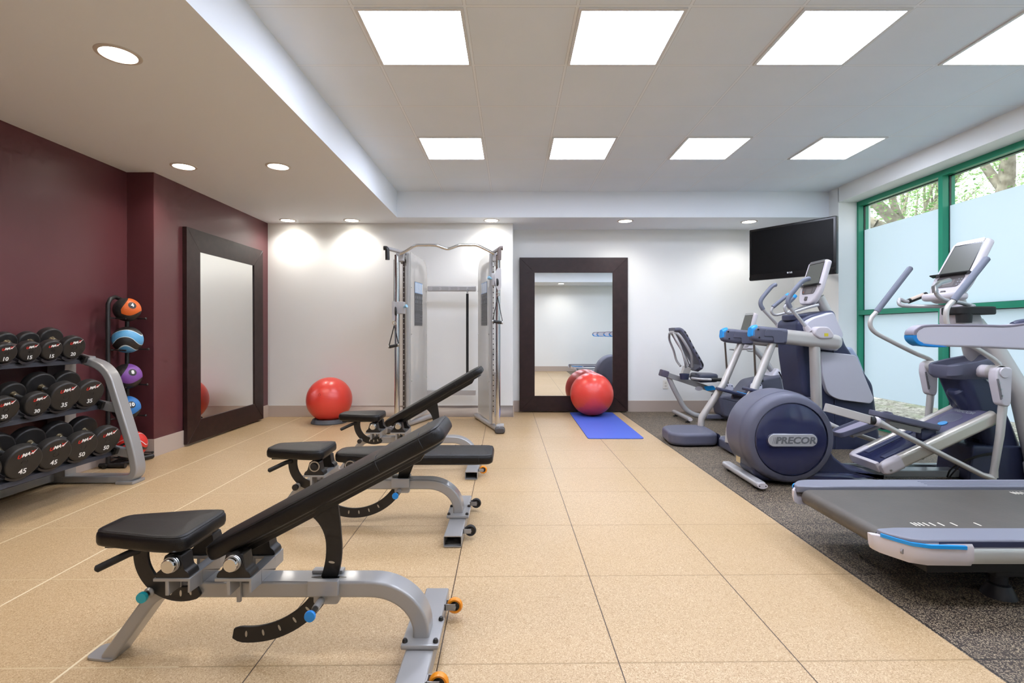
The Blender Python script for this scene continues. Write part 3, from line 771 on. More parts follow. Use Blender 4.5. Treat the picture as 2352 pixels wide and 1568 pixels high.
for (px, py, r, cn, hc, num), wdesc in zip(MB_, wl):
    c = W(px + 2, py, 4.345)
    t = thing('medicine_ball', f'{cn} and black medicine ball, {wdesc}', 'medicine ball', (c.x, c.y, c.z - r), 'medicine balls on the ball tree')
    m1 = pr('ball_' + cn, hc, .45, bump=.4, bscale=130); m2 = pr('ball_black_rubber', '#2B2827', .5, bump=.4, bscale=130)
    mw = pr('ball_white_line', '#C9D8DC', .5)
    g = G().sph(c, r, seg=64, rg=40)
    bo = add('shell', g, ball_mat(cn, hc, r, num), t)
    if num and num != 12:
        dr = V((.82, -.48, .36)).normalized(); o = c + dr * (r + .0005)
        xx = V((0, 0, 1)).cross(dr).normalized(); yy = dr.cross(xx)
        M = frame(o - dr * .0012, xx, yy)
        g = G(); rs = []
        for rr in (0.001, .010, .020, .030):
            rs.append([o + xx * rr * cos(a) + yy * rr * sin(a) - dr * (rr * rr / 2 / r - .0004) for a in [2 * pi * k / 24 for k in range(24)]])
        g.rings(rs); add('number_disc', g, m2, bo)
        lettering('weight_number', str(num), .042, frame(o + dr * .0006, xx, yy), whitep, bo, bold=.0015)
    elif num == 12:
        dr = V((.80, -.58, .05)).normalized(); o = c + dr * (r + .001); xx = V((0, 0, 1)).cross(dr).normalized(); yy = dr.cross(xx)
        lettering('weight_number', '12 lb', .026, frame(o, xx, yy), whitep, bo, bold=.0008)
    # cradle prongs
    zz = c.z - r * .74; g = G()
    g.tube([P1 + V((0, 0, zz)), V((P1.x + .02, c.y - r * .78, zz)), V((c.x + r * .5, c.y - r * .80, zz - .005))], .006, 8)
    g.tube([P2 + V((0, 0, zz)), V((P2.x + .03, c.y + r * .80, zz)), V((c.x + r * 1.0, c.y + r * .80, zz))], .006, 8)
    g.sph((c.x + r * 1.0, c.y + r * .80, zz), .011, seg=12, rg=8)
    add('cradle', g, blackp, mt)

# ================================================================ television
tl = V((2.98, 6.378, 0)); tr_ = V((3.559, 5.57, 0)); xdir = (tr_ - tl).normalized(); nrm = V((xdir.y, -xdir.x, 0))
if nrm.y > 0: nrm = -nrm
Wd = (tr_ - tl).length; zc = 2.086; H_ = .64
t = thing('television', 'black wall-mounted flat television angled in the far right corner', 'television', tuple((tl + tr_) / 2 + V((0, 0, zc - H_ / 2))))
tc = (tl + tr_) / 2 + V((0, 0, zc)); M = frame(tc, xdir, (0, 0, 1))
if M.to_3x3() @ V((0, 0, 1)) @ nrm < 0: pass
zs_ = 1 if (M.to_3x3() @ V((0, 0, 1))).dot(nrm) > 0 else -1
g = G().box(-Wd / 2, Wd / 2, -H_ / 2, H_ / 2, min(0, -.06 * zs_), max(0, -.06 * zs_)); g.bev(.01, 3); g.xf(M); add('cabinet', g, blackg, t)
g = G().box(-Wd / 2 + .03, Wd / 2 - .03, -H_ / 2 + .075, H_ / 2 - .028, min(0, .0012 * zs_), max(0, .0012 * zs_)); g.xf(M); add('screen', g, pr('tv_screen_black', '#050505', .35, spec=.2), t)
g = G().prism(rrect(Wd - .01, .045, .012, 3, 0, -H_ / 2 + .026), 'xy', 0, .008 * zs_); g.xf(M); add('speaker_bar', g, blackg, t)
lettering('lettering', 'LG', .026, frame(tc + V((0, 0, -H_ / 2 + .060)) + nrm * .0022 + xdir * .012, xdir, (0, 0, 1)), whitep, t, bold=.0006)
g = G().lathe([(0, .0005), (.010, .0005), (.010, 0)], tuple(tc + V((0, 0, -H_ / 2 + .060)) + nrm * .0016 - xdir * .022), tuple(nrm), 20); add('round_badge', g, pr('badge_silver', '#C9C9C9', .4), t)
g = G(); bk = tc - nrm * .06
g.box(-.12, .12, -.12, .12, min(-.06 * zs_, -.085 * zs_), max(-.06 * zs_, -.085 * zs_)); g.xf(M)
g.tube([bk - nrm * .02, V((3.75, 6.55, zc)), V((3.985, 6.75, zc))], .022, 10); g.box(3.965, 3.99, 6.62, 6.88, zc - .14, zc + .14)
add('wall_mount', g, blackp, t)
# ================================================================ cable machine
acr, nt, out = nodes('milky_acrylic')
tr = nt.nodes.new('ShaderNodeBsdfTransparent'); df = nt.nodes.new('ShaderNodeBsdfPrincipled')
df.inputs['Base Color'].default_value = hx('#DAD8D4'); df.inputs['Roughness'].default_value = .25
mx = nt.nodes.new('ShaderNodeMixShader'); mx.inputs[0].default_value = .46
nt.links.new(tr.outputs[0], mx.inputs[1]); nt.links.new(df.outputs[0], mx.inputs[2]); nt.links.new(mx.outputs[0], out.inputs[0])
tower_p = pr('tower_silver', '#A5A4A2', .35, .3)
t = cm = thing('cable_machine', 'twin-tower chrome cable machine with pull-up bar against the white wall', 'cable machine', (-.76, 6.2, 0))
def tower(sd, foot, post, hole, col, A, B, base0, cary, low):
    """sd -1 left, +1 right; x positions of foot, chrome post, perforated post, column; A,B ends of the shroud line"""
    g = G(); f0, f1 = V((foot, 5.66, .035)), V((base0, 6.64, .035))
    add('base_tube', G().tube([f0, f0 + (f1 - f0) * .2, f1], .033, 18), silver2, cm)
    g = G().pill(rrect(.115, .062, .028, 5, foot, .036), 'xz', 5.60, 5.70, .012, 3); add('foot_cap', g, pr('dark_grey_cap', '#4A4645', .5), cm)
    add('foot_bracket', G().box(foot - .045, foot + .045, 5.68, 5.80, .05, .085), silver2, cm, bev=.01)
    add('front_post', G().cyl((post, 5.76, .07), (post, 5.76, 2.0), .029, seg=28), chrome, cm)
    pf = add('perforated_post', G().box(hole - .012, hole + .012, 5.80, 5.84, .08, 1.99), chrome if sd > 0 else pr('dark_steel', '#4B4441', .35, .6), cm, bev=.002)
    for k in range(30):
        z = .22 + k * .059
        add('locating_hole', G().cyl((hole, 5.7985, z), (hole, 5.802, z), .0065, seg=10), blackg if sd > 0 else steel, pf)
    add('column', G().box(col - .016, col + .016, 5.83, 5.93, .07, 2.03), tower_p, cm, bev=.006)
    d = (V((B[0], B[1], 0)) - V((A[0], A[1], 0))); L = d.length; xd = d.normalized(); n = V((xd.y, -xd.x, 0))
    if n.dot(V((-.76 - A[0], 0, 0))) < 0: n = -n
    M = frame(V((A[0], A[1], 0)), xd, (0, 0, 1)); zz = (M.to_3x3() @ V((0, 0, 1))).dot(n)
    o = roundpoly([(0, .09), (L, .09), (L, 2.03), (0, 2.06)], [.01, .02, .20, .01], 8)
    g = G().prism(o, 'xy', -.004, .004)
    # returned rear lip
    g.box(L - .004, L + .004, .10, 1.80, -.10 * (1 if zz > 0 else -1) if zz > 0 else 0, 0 if zz > 0 else .10)
    g.xf(M); sh = add('shroud', g, acr, cm)
    g = G()
    for z in (.55, 1.1, 1.65):
        for u in (.02, L - .02): g.cyl((u, z, -.012), (u, z, .012), .006, seg=8)
    g.xf(M); add('shroud_standoff', g, steel, sh)
    w0, w1 = .13, L - .20; z0, z1 = 1.205, 1.73
    if sd > 0: w0, w1 = .10, L - .22
    k = .006 * (1 if zz > 0 else -1)
    g = G().box(w0, w1, z0, z1, min(k, k * 1.3), max(k, k * 1.3)); g.xf(M); pc = add('instruction_placard', g, placard, sh)
    def pk(nm, x0, x1, za, zb, m, e=1.6):
        g = G().box(x0, x1, za, zb, min(k, k * e), max(k, k * e)); g.xf(M); add(nm, g, m, pc)
    pk('picture_panel', w0 + .004, w1 - .004, z1 - .135, z1 - .004, pr('pale_blue_print', '#8FB0D8', .4))
    ww = (w1 - w0) / 5
    g = G(); g2 = G(); ke = k * 1.9
    for i in range(5):
        a = w0 + ww * (i + .5)
        g.box(a - ww * .16, a + ww * .10, z1 - .128, z1 - .015, min(k, ke), max(k, ke)); g.box(a + ww * .3, a + ww * .36, z1 - .132, z1 - .008, min(k, ke), max(k, ke))
        for j in range(2):
            zc_ = z1 - .185 - j * .055
            g2.box(a - ww * .16, a + ww * .12, zc_ - .018, zc_ + .012, min(k, ke), max(k, ke)); g2.box(a - ww * .05, a + ww * .08, zc_ + .012, zc_ + .022, min(k, ke), max(k, ke))
        for j in range(7): g2.box(a - ww * .35, a + ww * .3, z1 - .275 - j * .011, z1 - .272 - j * .011, min(k, ke), max(k, ke))
    for j in range(9): g2.box(w0 + .008, w0 + (w1 - w0) * (.95 if j % 3 else .6), z1 - .39 - j * .012, z1 - .388 - j * .012, min(k, ke), max(k, ke))
    g.xf(M); add('picture_stripes', g, whitep, pc); g2.xf(M); add('printed_text', g2, gprint, pc)
    # weight stack, guide rods and inner frame behind the shroud
    mid = V((A[0], A[1], 0)) + xd * L * .5 - n * .085; R3 = Matrix((xd, n, V((0, 0, 1)))).transposed()
    g = G()
    for i in range(18): g.obox(mid + V((0, 0, .13 + i * .029)), (.26, .095, .027), R3)
    add('weight_stack', g, tower_p, cm)
    g = G()
    for u in (-.09, .09): g.cyl(mid + xd * u + V((0, 0, .08)), mid + xd * u + V((0, 0, 1.95)), .009, seg=10)
    add('guide_rods', g, chrome, cm)
    g = G()
    for i in range(17): g.cyl(mid + n * .048 + V((0, 0, .145 + i * .029)), mid + n * .0495 + V((0, 0, .145 + i * .029)), .005, seg=8)
    add('selector_holes', g, blackg, cm)
    add('selector_pin', G().cyl(mid + n * .05 + V((0, 0, .58)), mid + n * .085 + V((0, 0, .58)), .010, seg=12), skyblue, cm)
    add('top_plate', G().obox(mid + V((0, 0, 1.955)), (L * .9, .10, .05), R3), tower_p, cm, bev=.008)
    add('rear_column', G().obox(V((B[0], B[1], 1.0)) - n * .06 - xd * .03, (.05, .07, 1.86), R3), silver2, cm, bev=.006)
    # top arm with handle cap
    ex = foot + sd * .005
    a0 = V((col, 5.90, 2.03)); a1 = V((ex, 5.62, 2.055))
    add('top_arm', G().tube([a0, a1], .022, 16), silver2, cm)
    add('handle_cap', G().tube(fil([a1 + V((sd * .03, -.0, .0)), a1, a1 + V((-sd * .01, 0, -.02)), a1 + V((-sd * .012, 0, -.13))], .02), .024, 14), blackp if sd < 0 else pr('brown_grey_rubber', '#6B5F5A', .5), cm)
    add('gusset', G().box(min(post, hole) - .01, max(post, hole) + .012, 5.74, 5.85, 1.93, 2.02), silver2, cm, bev=.008)
    # cable, carriage, pulley
    zc_ = cary; yc = 5.71
    add('cable', G().cyl((post + sd * .02, 5.70, zc_ + .05), (post + sd * .02, 5.70, 1.94), .0035, seg=8), blackp, cm)
    cr = add('carriage', G().box(min(post - .035, hole - .02), max(post + .035, hole + .02), 5.73, 5.80, zc_ - .07, zc_ + .07), silver2, cm, bev=.008)
    add('carriage_knob', G().tube([(hole - sd * .02, 5.72, zc_ + .005), (hole - sd * .055, 5.70, zc_ + .02)], [.012, .02], 12), pr('pale_blue_knob', '#8DB9CF', .4), cr)
    pc_ = V((post - (.02 if sd < 0 else -.0), 5.67, zc_ - .02))
    if sd > 0: poly = roundpoly([(pc_.x - .035, zc_ + .06), (pc_.x, zc_ + .12), (pc_.x + .04, zc_ + .12), (pc_.x + .04, zc_ - .10), (pc_.x + .01, zc_ - .15), (pc_.x - .03, zc_ - .06)], .03, 4)
    else: poly = roundpoly([(pc_.x - .015, zc_ + .07), (pc_.x + .02, zc_ + .07), (pc_.x + .02, zc_ - .14), (pc_.x - .01, zc_ - .14)], .01, 3)
    add('pulley_guard', G().prism(poly, 'xz', 5.655, 5.665), silver2, cm, bev=.002)
    add('pulley', G().lathe([(0, -.01), (.045, -.01), (.05, -.004), (.05, .004), (.045, .01), (0, .01)], (pc_.x + (.02 if sd < 0 else -.012), 5.68, zc_ - .04), (1, .35, 0), 24), blackr, cm)
    # strap handle hanging on the pulley
    hx0 = pc_.x + (.0 if sd > 0 else .012); top = zc_ - .20
    h = thing('strap_handle', 'black strap handle hanging from the ' + ('left' if sd < 0 else 'right') + ' pulley of the cable machine', 'cable handle', (hx0, 5.66, top - .30), 'strap handles on the cable machine')
    add('carabiner', G().torus((hx0, 5.66, top + .025), (0, 1, .3), .02, .004, 20, 6), chrome, h)
    gl_ = V((hx0 - .055, 5.66, top - .27)); gr_ = V((hx0 + .055, 5.66, top - .285))
    if sd < 0: gl_, gr_ = V((hx0 - .06, 5.66, top - .235)), V((hx0 + .05, 5.66, top - .215))
    g = G(); 
    for q in (gl_, gr_): g.sweep([V((hx0, 5.66, top)), q], rrect(.008, .020, .002, 1), (0, 1, 0))
    add('strap', g, blackr, h)
    add('grip', G().cyl(gl_ + V((.006, 0, -.004)), gr_ + V((-.008, 0, -.004)), .0175, seg=16), blackr, h)
    g = G(); g.cyl(gl_ + V((-.004, 0, -.004)), gl_ + V((.006, 0, -.004)), .019, seg=16); g.cyl(gr_ + V((-.008, 0, -.004)), gr_ + V((.003, 0, -.004)), .019, seg=16)
    add('end_ring', g, steel, h)
tower(-1, -1.385, -1.305, -1.237, -1.20, (-1.185, 5.93), (-1.10, 6.55), -1.03, 1.40, 0)
tower(1, -.135, -.16, -.213, -.245, (-.262, 5.93), (-.435, 6.55), -.47, 1.72, 0)
pb = [W(px, py, 5.70) for px, py in ((918, 583), (930, 578), (953, 564.5), (970, 563), (1000, 563.5), (1018, 569), (1028, 571.5), (1038, 569), (1056, 563), (1080, 562.5), (1096, 563.5), (1115, 572), (1136, 583))]
add('pull_up_bar', G().tube(spl(pb, 5), .0165, 16), chrome, cm)
g = G().box(-1.08, -.46, 6.47, 6.52, 1.645, 1.715); g.bev(.012, 3); cb = add('upper_crossbar', g, silver2, cm)
for k in range(5):
    xa_ = -1.02 + k * .115; g = G().prism(roundpoly([(xa_, 1.655), (xa_ + .09, 1.655), (xa_ + .10, 1.68), (xa_ + .09, 1.70), (xa_, 1.70), (xa_ + .01, 1.68)], .006, 2), 'xz', 6.467, 6.472)
    add('embossed_panel', g, tower_p, cb)
add('lower_crossbar', G().box(-1.10, -.47, 6.55, 6.60, .31, .375), silver2, cm, bev=.006)
t = thing('hanging_bar', 'black foam covered bar hanging upright from the cable machine crossbar', 'exercise bar', (-.565, 6.42, .5))
add('shaft', G().tube([(-.565, 6.42, .50), (-.565, 6.42, 1.655)], .010, 12), chrome, t)
add('foam_sleeve', G().tube([(-.565, 6.42, .60), (-.565, 6.42, 1.61)], .0165, 16), blackr, t)
add('hook', G().torus((-.565, 6.435, 1.665), (1, 0, 0), .022, .005, 18, 6), chrome, t)
# ================================================================ shared touchscreen console
def console(root, xb, zb, xt, zt, Yc, wd_, small=False):
    """leaning display; (xb,zb) lower edge, (xt,zt) upper edge in side view, user on the -X side"""
    up = V((xt - xb, 0, zt - zb)); H = up.length; up.normalize(); X = V((0, -1, 0)); n = X.cross(up)   # n points to the user
    if n.x > 0: n = -n
    o = V((xb, Yc, zb)); M = Matrix((X, up, X.cross(up))).transposed().to_4x4(); M.translation = o
    s = 1 if (M.to_3x3() @ V((0, 0, 1))).dot(n) > 0 else -1
    w = wd_
    body = roundpoly([(-w * .33, -.02), (w * .33, -.02), (w * .50, H * .25), (w * .47, H * .97), (w * .36, H), (-w * .36, H), (-w * .47, H * .97), (-w * .50, H * .25)], [.06, .06, .05, .03, .03, .03, .03, .05], 6)
    g = G().pill(body, 'xy', 0, -.055 * s, .02, 4); g.xf(M); b = add('console', g, lilac, root)
    def slab(nm, poly, d, m, par=b, e=0.0): 
        g = G().prism(poly, 'xy', (e) * s, d * s); g.xf(M); return add(nm, g, m, par)
    slab('display_bezel', roundpoly([(-w * .40, H * .40), (w * .40, H * .40), (w * .36, H * .965), (-w * .36, H * .965)], .01, 3), .0015, blackg)
    slab('display', [(-w * .38, H * .42), (w * .38, H * .42), (w * .345, H * .915), (-w * .345, H * .915)], .0025, screen)
    slab('top_trim', roundpoly([(-w * .37, H * .93), (w * .37, H * .93), (w * .35, H * .99), (-w * .35, H * .99)], .01, 3), .004, steel)
    slab('key_panel', roundpoly([(-w * .37, H * .385), (w * .37, H * .385), (w * .30, H * .19), (-w * .30, H * .19)], .03, 4), .002, pr('key_panel_grey', '#57504F', .4))
    g = G()
    for k in range(3):
        for sx in (.24, .31): g.box(w * sx - .006, w * sx + .006, H * (.23 + .045 * k) - .004, H * (.23 + .045 * k) + .004, .002 * s, .003 * s) if s > 0 else g.box(w * sx - .006, w * sx + .006, H * (.23 + .045 * k) - .004, H * (.23 + .045 * k) + .004, -.003, -.002)
    g.xf(M); add('keys', g, gprint, b)
    g = G().box(-w * .12, w * .15, H * .21, H * .32, min(.002 * s, .0026 * s), max(.002 * s, .0026 * s)); g.xf(M); add('key_pad', g, pr('key_pad_grey', '#6C6563', .4), b)
    g = G().box(-w * .52, w * .52, H * .385, H * .402, min(0, .035 * s), max(0, .035 * s)); g.xf(M); add('reading_rack', g, blackg, b)
    g = G().lathe([(0, .003), (.008, .003), (.008, .002)], M @ V((-w * .24, H * .25, 0)), M.to_3x3() @ V((0, 0, s)), 14); add('stop_button', g, pr('red_orange_key', '#B0522E', .4), b)
    g = G().box(-.02, .02, H * .04, H * .13, min(0, .012 * s), max(0, .012 * s)); g.bev(.004, 2); g.xf(M); add('headphone_port', g, pr('dark_taupe', '#5B5552', .4), b)
    return b

# ================================================================ recumbent bike
BY = 6.50
t = bk = thing('recumbent_bike', 'grey recumbent exercise bike with blue back pad by the white back wall', 'exercise bike', (2.6, BY, 0))
def q(px, py, Y=BY): return W(px, py, Y)
g = G().pill(rrect(.055, .65, .025, 3, 2.19, 6.56), 'xy', .028, .075, .018, 3); add('rear_stabiliser', g, silver2, bk)
g = G().prism(circ(.026, 16, 2.19, .052, .02), 'xz', 6.226, 6.236); add('end_cap', g, lilac, bk)
for yy in (6.33, 6.8): add('levelling_foot', G().lathe([(0, 0), (.028, 0), (.028, .01), (.008, .014), (.008, .03), (0, .03)], (2.19, yy, 0), (0, 0, 1), 16), blackr, bk)
rail = [q(1536, 866), q(1546, 889), q(1561, 917), q(1574, 938), q(1598, 953), q(1641, 957), q(1720, 958)]
add('rear_frame_tube', G().tube(spl(rail, 5), [.032] * 31, 16), silver2, bk)
a, b2 = q(1522, 857), q(1660, 903)
def slope_box(a, b, th, w_, z0=0):
    d = b - a; g = G(); n = V((-d.z, 0, d.x)).normalized()
    g.rings([[p + n * s_ * th / 2 + V((0, yy * w_ / 2, 0)) for s_, yy in ((-1, -1), (1, -1), (1, 1), (-1, 1))] for p in (a, b)]); return g
add('seat_rail', slope_box(a, b2, .065, .10), silver, bk, bev=.006)
add('rail_end_cap', slope_box(a + V((-.03, 0, .012)), a + V((.06, 0, -.015)), .085, .125), pr('plum_grey', '#57505F', .5), bk, bev=.012)
bb_ = q(1614, 893, 6.44); add('adjuster_dial', G().prism(circ(.05, 20, q(1602, 891).x, q(1602, 891).z, .028), 'xz', 6.444, 6.45), pgrey, bk)
g = G().prism(roundpoly([tuple((q(px, py).x, q(px, py).z)) for px, py in ((1612, 886), (1634, 884), (1640, 893), (1618, 896))], .015, 3), 'xz', 6.43, 6.448); add('blue_seat_lever', g, skyblue, bk)
add('seat_post', slope_box(q(1572, 862), q(1578, 842), .09, .09), tubem, bk, bev=.01)
# cup holder / side pocket
g = G().lathe([(0, -.07), (.05, -.07), (.062, 0), (.056, 0), (.046, -.06), (0, -.06)], (q(1574, 858, 6.33).x, 6.36, q(1574, 858, 6.36).z), (0, 0, 1), 24); add('cup_holder', g, navy, bk)
for sy in (-.22, .22):
    hp = [V((q(1580, 868).x, BY + sy * .6, q(1580, 866).z)), V((q(1595, 868).x, BY + sy, q(1595, 867).z)), V((q(1618, 868).x, BY + sy, q(1618, 868).z))]
    add('side_bar', G().tube(hp, .016, 12), silver2, bk)
    add('side_grip', G().tube([hp[-1], hp[-1] + V((.13, 0, 0))], .022, 14), blackr, bk)
# seat cushion
g = G().pill(roundpoly([(q(1594, 860).x, BY - .19), (q(1644, 860).x, BY - .11), (q(1644, 860).x, BY + .11), (q(1594, 860).x, BY + .19)], .06, 5), 'xy', q(1600, 876).z, q(1600, 857).z, .03, 4)
add('seat_cushion', g, pr('dark_slate_vinyl', '#3F4252', .45), bk)
# back rest: curved pad with frame
prof = [q(1543, 757), q(1556, 757), q(1566, 770), q(1583, 803), q(1597, 828), q(1600, 838), q(1593, 850)]
cl = spl(prof, 5); g = G(); rs = []
for i, p in enumerate(cl):
    f = i / (len(cl) - 1); hw = .20 * (1 - .35 * (1 - f) ** 2) * (1 if f < .9 else 1 - (f - .9) * 4)
    tn = (cl[min(i + 1, len(cl) - 1)] - cl[max(i - 1, 0)]).normalized(); n = V((-tn.z, 0, tn.x))
    rs.append([p + n * v + V((0, u, 0)) for u, v in rrect(hw * 2, .045, .02, 4)])
g.rings(rs); add('back_pad', g, navyl, bk)
for sy in (-1, 1):
    fr = [V((q(px, py).x, BY + sy * w_, q(px, py).z)) for px, py, w_ in ((1586, 842, .06), (1580, 815, .13), (1566, 790, .15), (1552, 768, .13), (1544, 763, .06), (1543, 763, 0))]
    add('back_frame', G().tube(spl(fr, 4), .017, 12), silver2, bk)
    fr = [V((q(px, py).x, BY + sy * w_, q(px, py).z)) for px, py, w_ in ((1569, 842, .10), (1563, 828, .17), (1557, 806, .17), (1546, 781, .15), (1542, 765, .08))]
    add('back_support_tube', G().tube(spl(fr, 4), .014, 12), silver2, bk)
g = G()
for k in range(9):
    p = cl[8 + k * 2]; tn = (cl[9 + k * 2] - cl[7 + k * 2]).normalized(); n = V((-tn.z, 0, tn.x))
    g.obox(p - n * .0 + V((0, -.205 + .0 * k, 0)), (.012, .012, .03), Matrix.Rotation(math.atan2(tn.x, tn.z), 3, 'Y'))
add('mesh_edge', g, blackr, bk)
# front body, mast, console, pedals
body = roundpoly([(q(px, py).x, q(px, py).z) for px, py in ((1650, 955), (1640, 905), (1690, 900), (1712, 872), (1782, 857), (1786, 884), (1800, 955))], .05, 5)
g = G().pill(body, 'xz', BY - .15, BY + .15, .04, 4); add('drive_housing', g, navyl, bk)
body = roundpoly([(q(px, py).x, q(px, py).z) for px, py in ((1740, 888), (1778, 842), (1800, 872), (1835, 958), (1790, 962))], .04, 5)
g = G().pill(body, 'xz', BY - .12, BY + .12, .04, 4); add('front_cover', g, pgrey, bk)
add('base_beam', G().pill(rrect(1.15, .12, .03, 3, q(1720, 958).x, BY), 'xy', .02, .07, .015, 3), navyl, bk)
add('front_stabiliser', G().pill(rrect(.06, .6, .025, 3, q(1800, 958).x, BY), 'xy', .0, .05, .015, 3), silver2, bk)
add('mast', G().tube(spl([q(1712, 783), q(1735, 803), q(1758, 830), q(1786, 868)], 5), .036, 16), silver2, bk)
console(bk, q(1700, 803, BY).x + .0, q(1700, 797, BY).z, q(1722, 720).x, q(1722, 718).z, BY, .30)
add('console_bowl', G().pill(circ(.12, 24, q(1712, 795).x, BY, .11), 'xy', q(1712, 803).z, q(1712, 793).z, .03, 3), lilac, bk)
add('heart_bar', G().tube(spl([V((q(1695, 800).x, BY - .26, q(1695, 803).z)), V((q(1712, 800).x, BY - .22, q(1712, 804).z)), V((q(1722, 800).x, BY, q(1712, 800).z)), V((q(1712, 800).x, BY + .22, q(1712, 804).z)), V((q(1695, 800).x, BY + .26, q(1695, 803).z))], 6), .013, 10), silver2, bk)
for sy, (px, py) in ((-1, (1722, 872)), (1, (1700, 905))):
    c = q(px, py); g = G().obox((c.x, BY + sy * .22, c.z), (.10, .09, .03), Matrix.Rotation(R(-20), 3, 'Y')); g.bev(.006, 2); pd = add('pedal', g, blackr, bk)
    add('pedal_strap', G().torus((c.x, BY + sy * .22, c.z + .02), (1, 0, 0), .045, .004, 20, 6), blackr, pd)
    cc = q(1722, 895); add('crank', G().tube([V((cc.x, BY + sy * .16, cc.z)), V((c.x, BY + sy * .17, c.z))], .012, 10), steel, bk)

# ================================================================ adaptive motion trainer
AN, AF, AC = 4.75, 5.40, 5.08
t = am = thing('adaptive_motion_trainer', 'tall grey and navy elliptical trainer with side arms beneath the television', 'elliptical trainer', (2.8, AC, 0))
def polyxz(lst, Y, r=0.03, n=5): return roundpoly([(W(px, py, Y).x, W(px, py, Y).z) for px, py in lst], r, n)
# rear pod
g = G().pill(roundpoly([(1.56, 5.03), (1.66, 4.95), (2.03, 4.97), (2.05, 5.18), (2.05, 5.46), (1.70, 5.46), (1.58, 5.38)], .09, 6), 'xy', 0.008, .135, .035, 5); add('rear_pod', g, navyl, am)
g = G().pill(roundpoly([(2.0, 4.60), (2.4, 4.60), (2.4, 4.95), (2.0, 4.95)], .06, 5), 'xy', 0.008, .12, .035, 5); add('rear_pod', g, navyl, am)
add('pod_crossbar', G().tube([(2.02, 5.1, .05), (2.9, 5.1, .05)], .035, 16), tubem, am)
g = G().prism([(2.04, .0), (2.052, .0), (2.052, .11), (2.04, .12)], 'xz', 5.0, 5.44); add('pod_end_face', g, navy, am)
# tower
g = G().pill(polyxz(((1820, 738), (1850, 722), (1905, 712), (1930, 790), (1992, 880), (2008, 1000), (1990, 1035), (1895, 1040), (1862, 930), (1835, 905), (1822, 812)), 4.98, .04), 'xz', 4.88, 5.30, .05, 5); add('tower_body', g, navy, am)
g = G().pill(polyxz(((1881, 806), (1962, 815), (2003, 915), (1995, 926), (1922, 917), (1898, 905), (1886, 866)), 4.86, [.02, .03, .04, .02, .05, .06, .05]), 'xz', 4.83, 4.90, .008, 3); add('lower_side_panel', g, pgrey, am)
g = G().pill(polyxz(((1881, 806), (1962, 815), (2003, 915), (1995, 926), (1922, 917), (1898, 905), (1886, 866)), 4.86, [.02, .03, .04, .02, .05, .06, .05]), 'xz', 5.28, 5.35, .008, 3); add('lower_side_panel', g, pgrey, am)
g = G().pill(polyxz(((1853, 738), (1872, 728), (1914, 716), (1937, 768), (1924, 806), (1870, 800), (1850, 752)), 4.83, .03), 'xz', 4.82, 5.34, .012, 4); add('upper_cover', g, pgrey, am)
g = G().pill(polyxz(((1932, 800), (1950, 795), (1966, 818), (2003, 915), (2000, 960), (1985, 990)), 4.95, .03), 'xz', 4.90, 5.28, .03, 4); add('front_cover', g, pr('blue_grey_plastic', '#A3ADC4', .4), am)
g = G().pill(roundpoly([(W(1815, 0, 5).x, 4.96), (W(1905, 0, 5).x, 4.92), (W(1905, 0, 5).x, 5.26), (W(1815, 0, 5).x, 5.20)], .07, 5), 'xy', W(0, 736, 5).z, W(0, 722, 5).z, .015, 3); add('top_tray', g, navy, am)
g = G(); g.torus((W(1852, 0, 5.1).x, 5.15, W(0, 727, 5.1).z), (0, 0, 1), .05, .014, 24, 8); add('cup_rim', g, navyl, am)
add('base_beam', G().pill(rrect(1.0, .34, .05, 4, 3.15, 5.08), 'xy', .0, .11, .03, 4), navy, am)
add('front_stabiliser', G().tube([(3.46, 4.70, .035), (3.46, 5.46, .035)], .032, 14), tubem, am)
add('mast', G().tube([W(1898, 716, 5.1), W(1880, 682, 5.1)], .05, 18), tubem, am)
console(am, 2.945, 1.425, 3.075, 1.845, 5.10, .345)
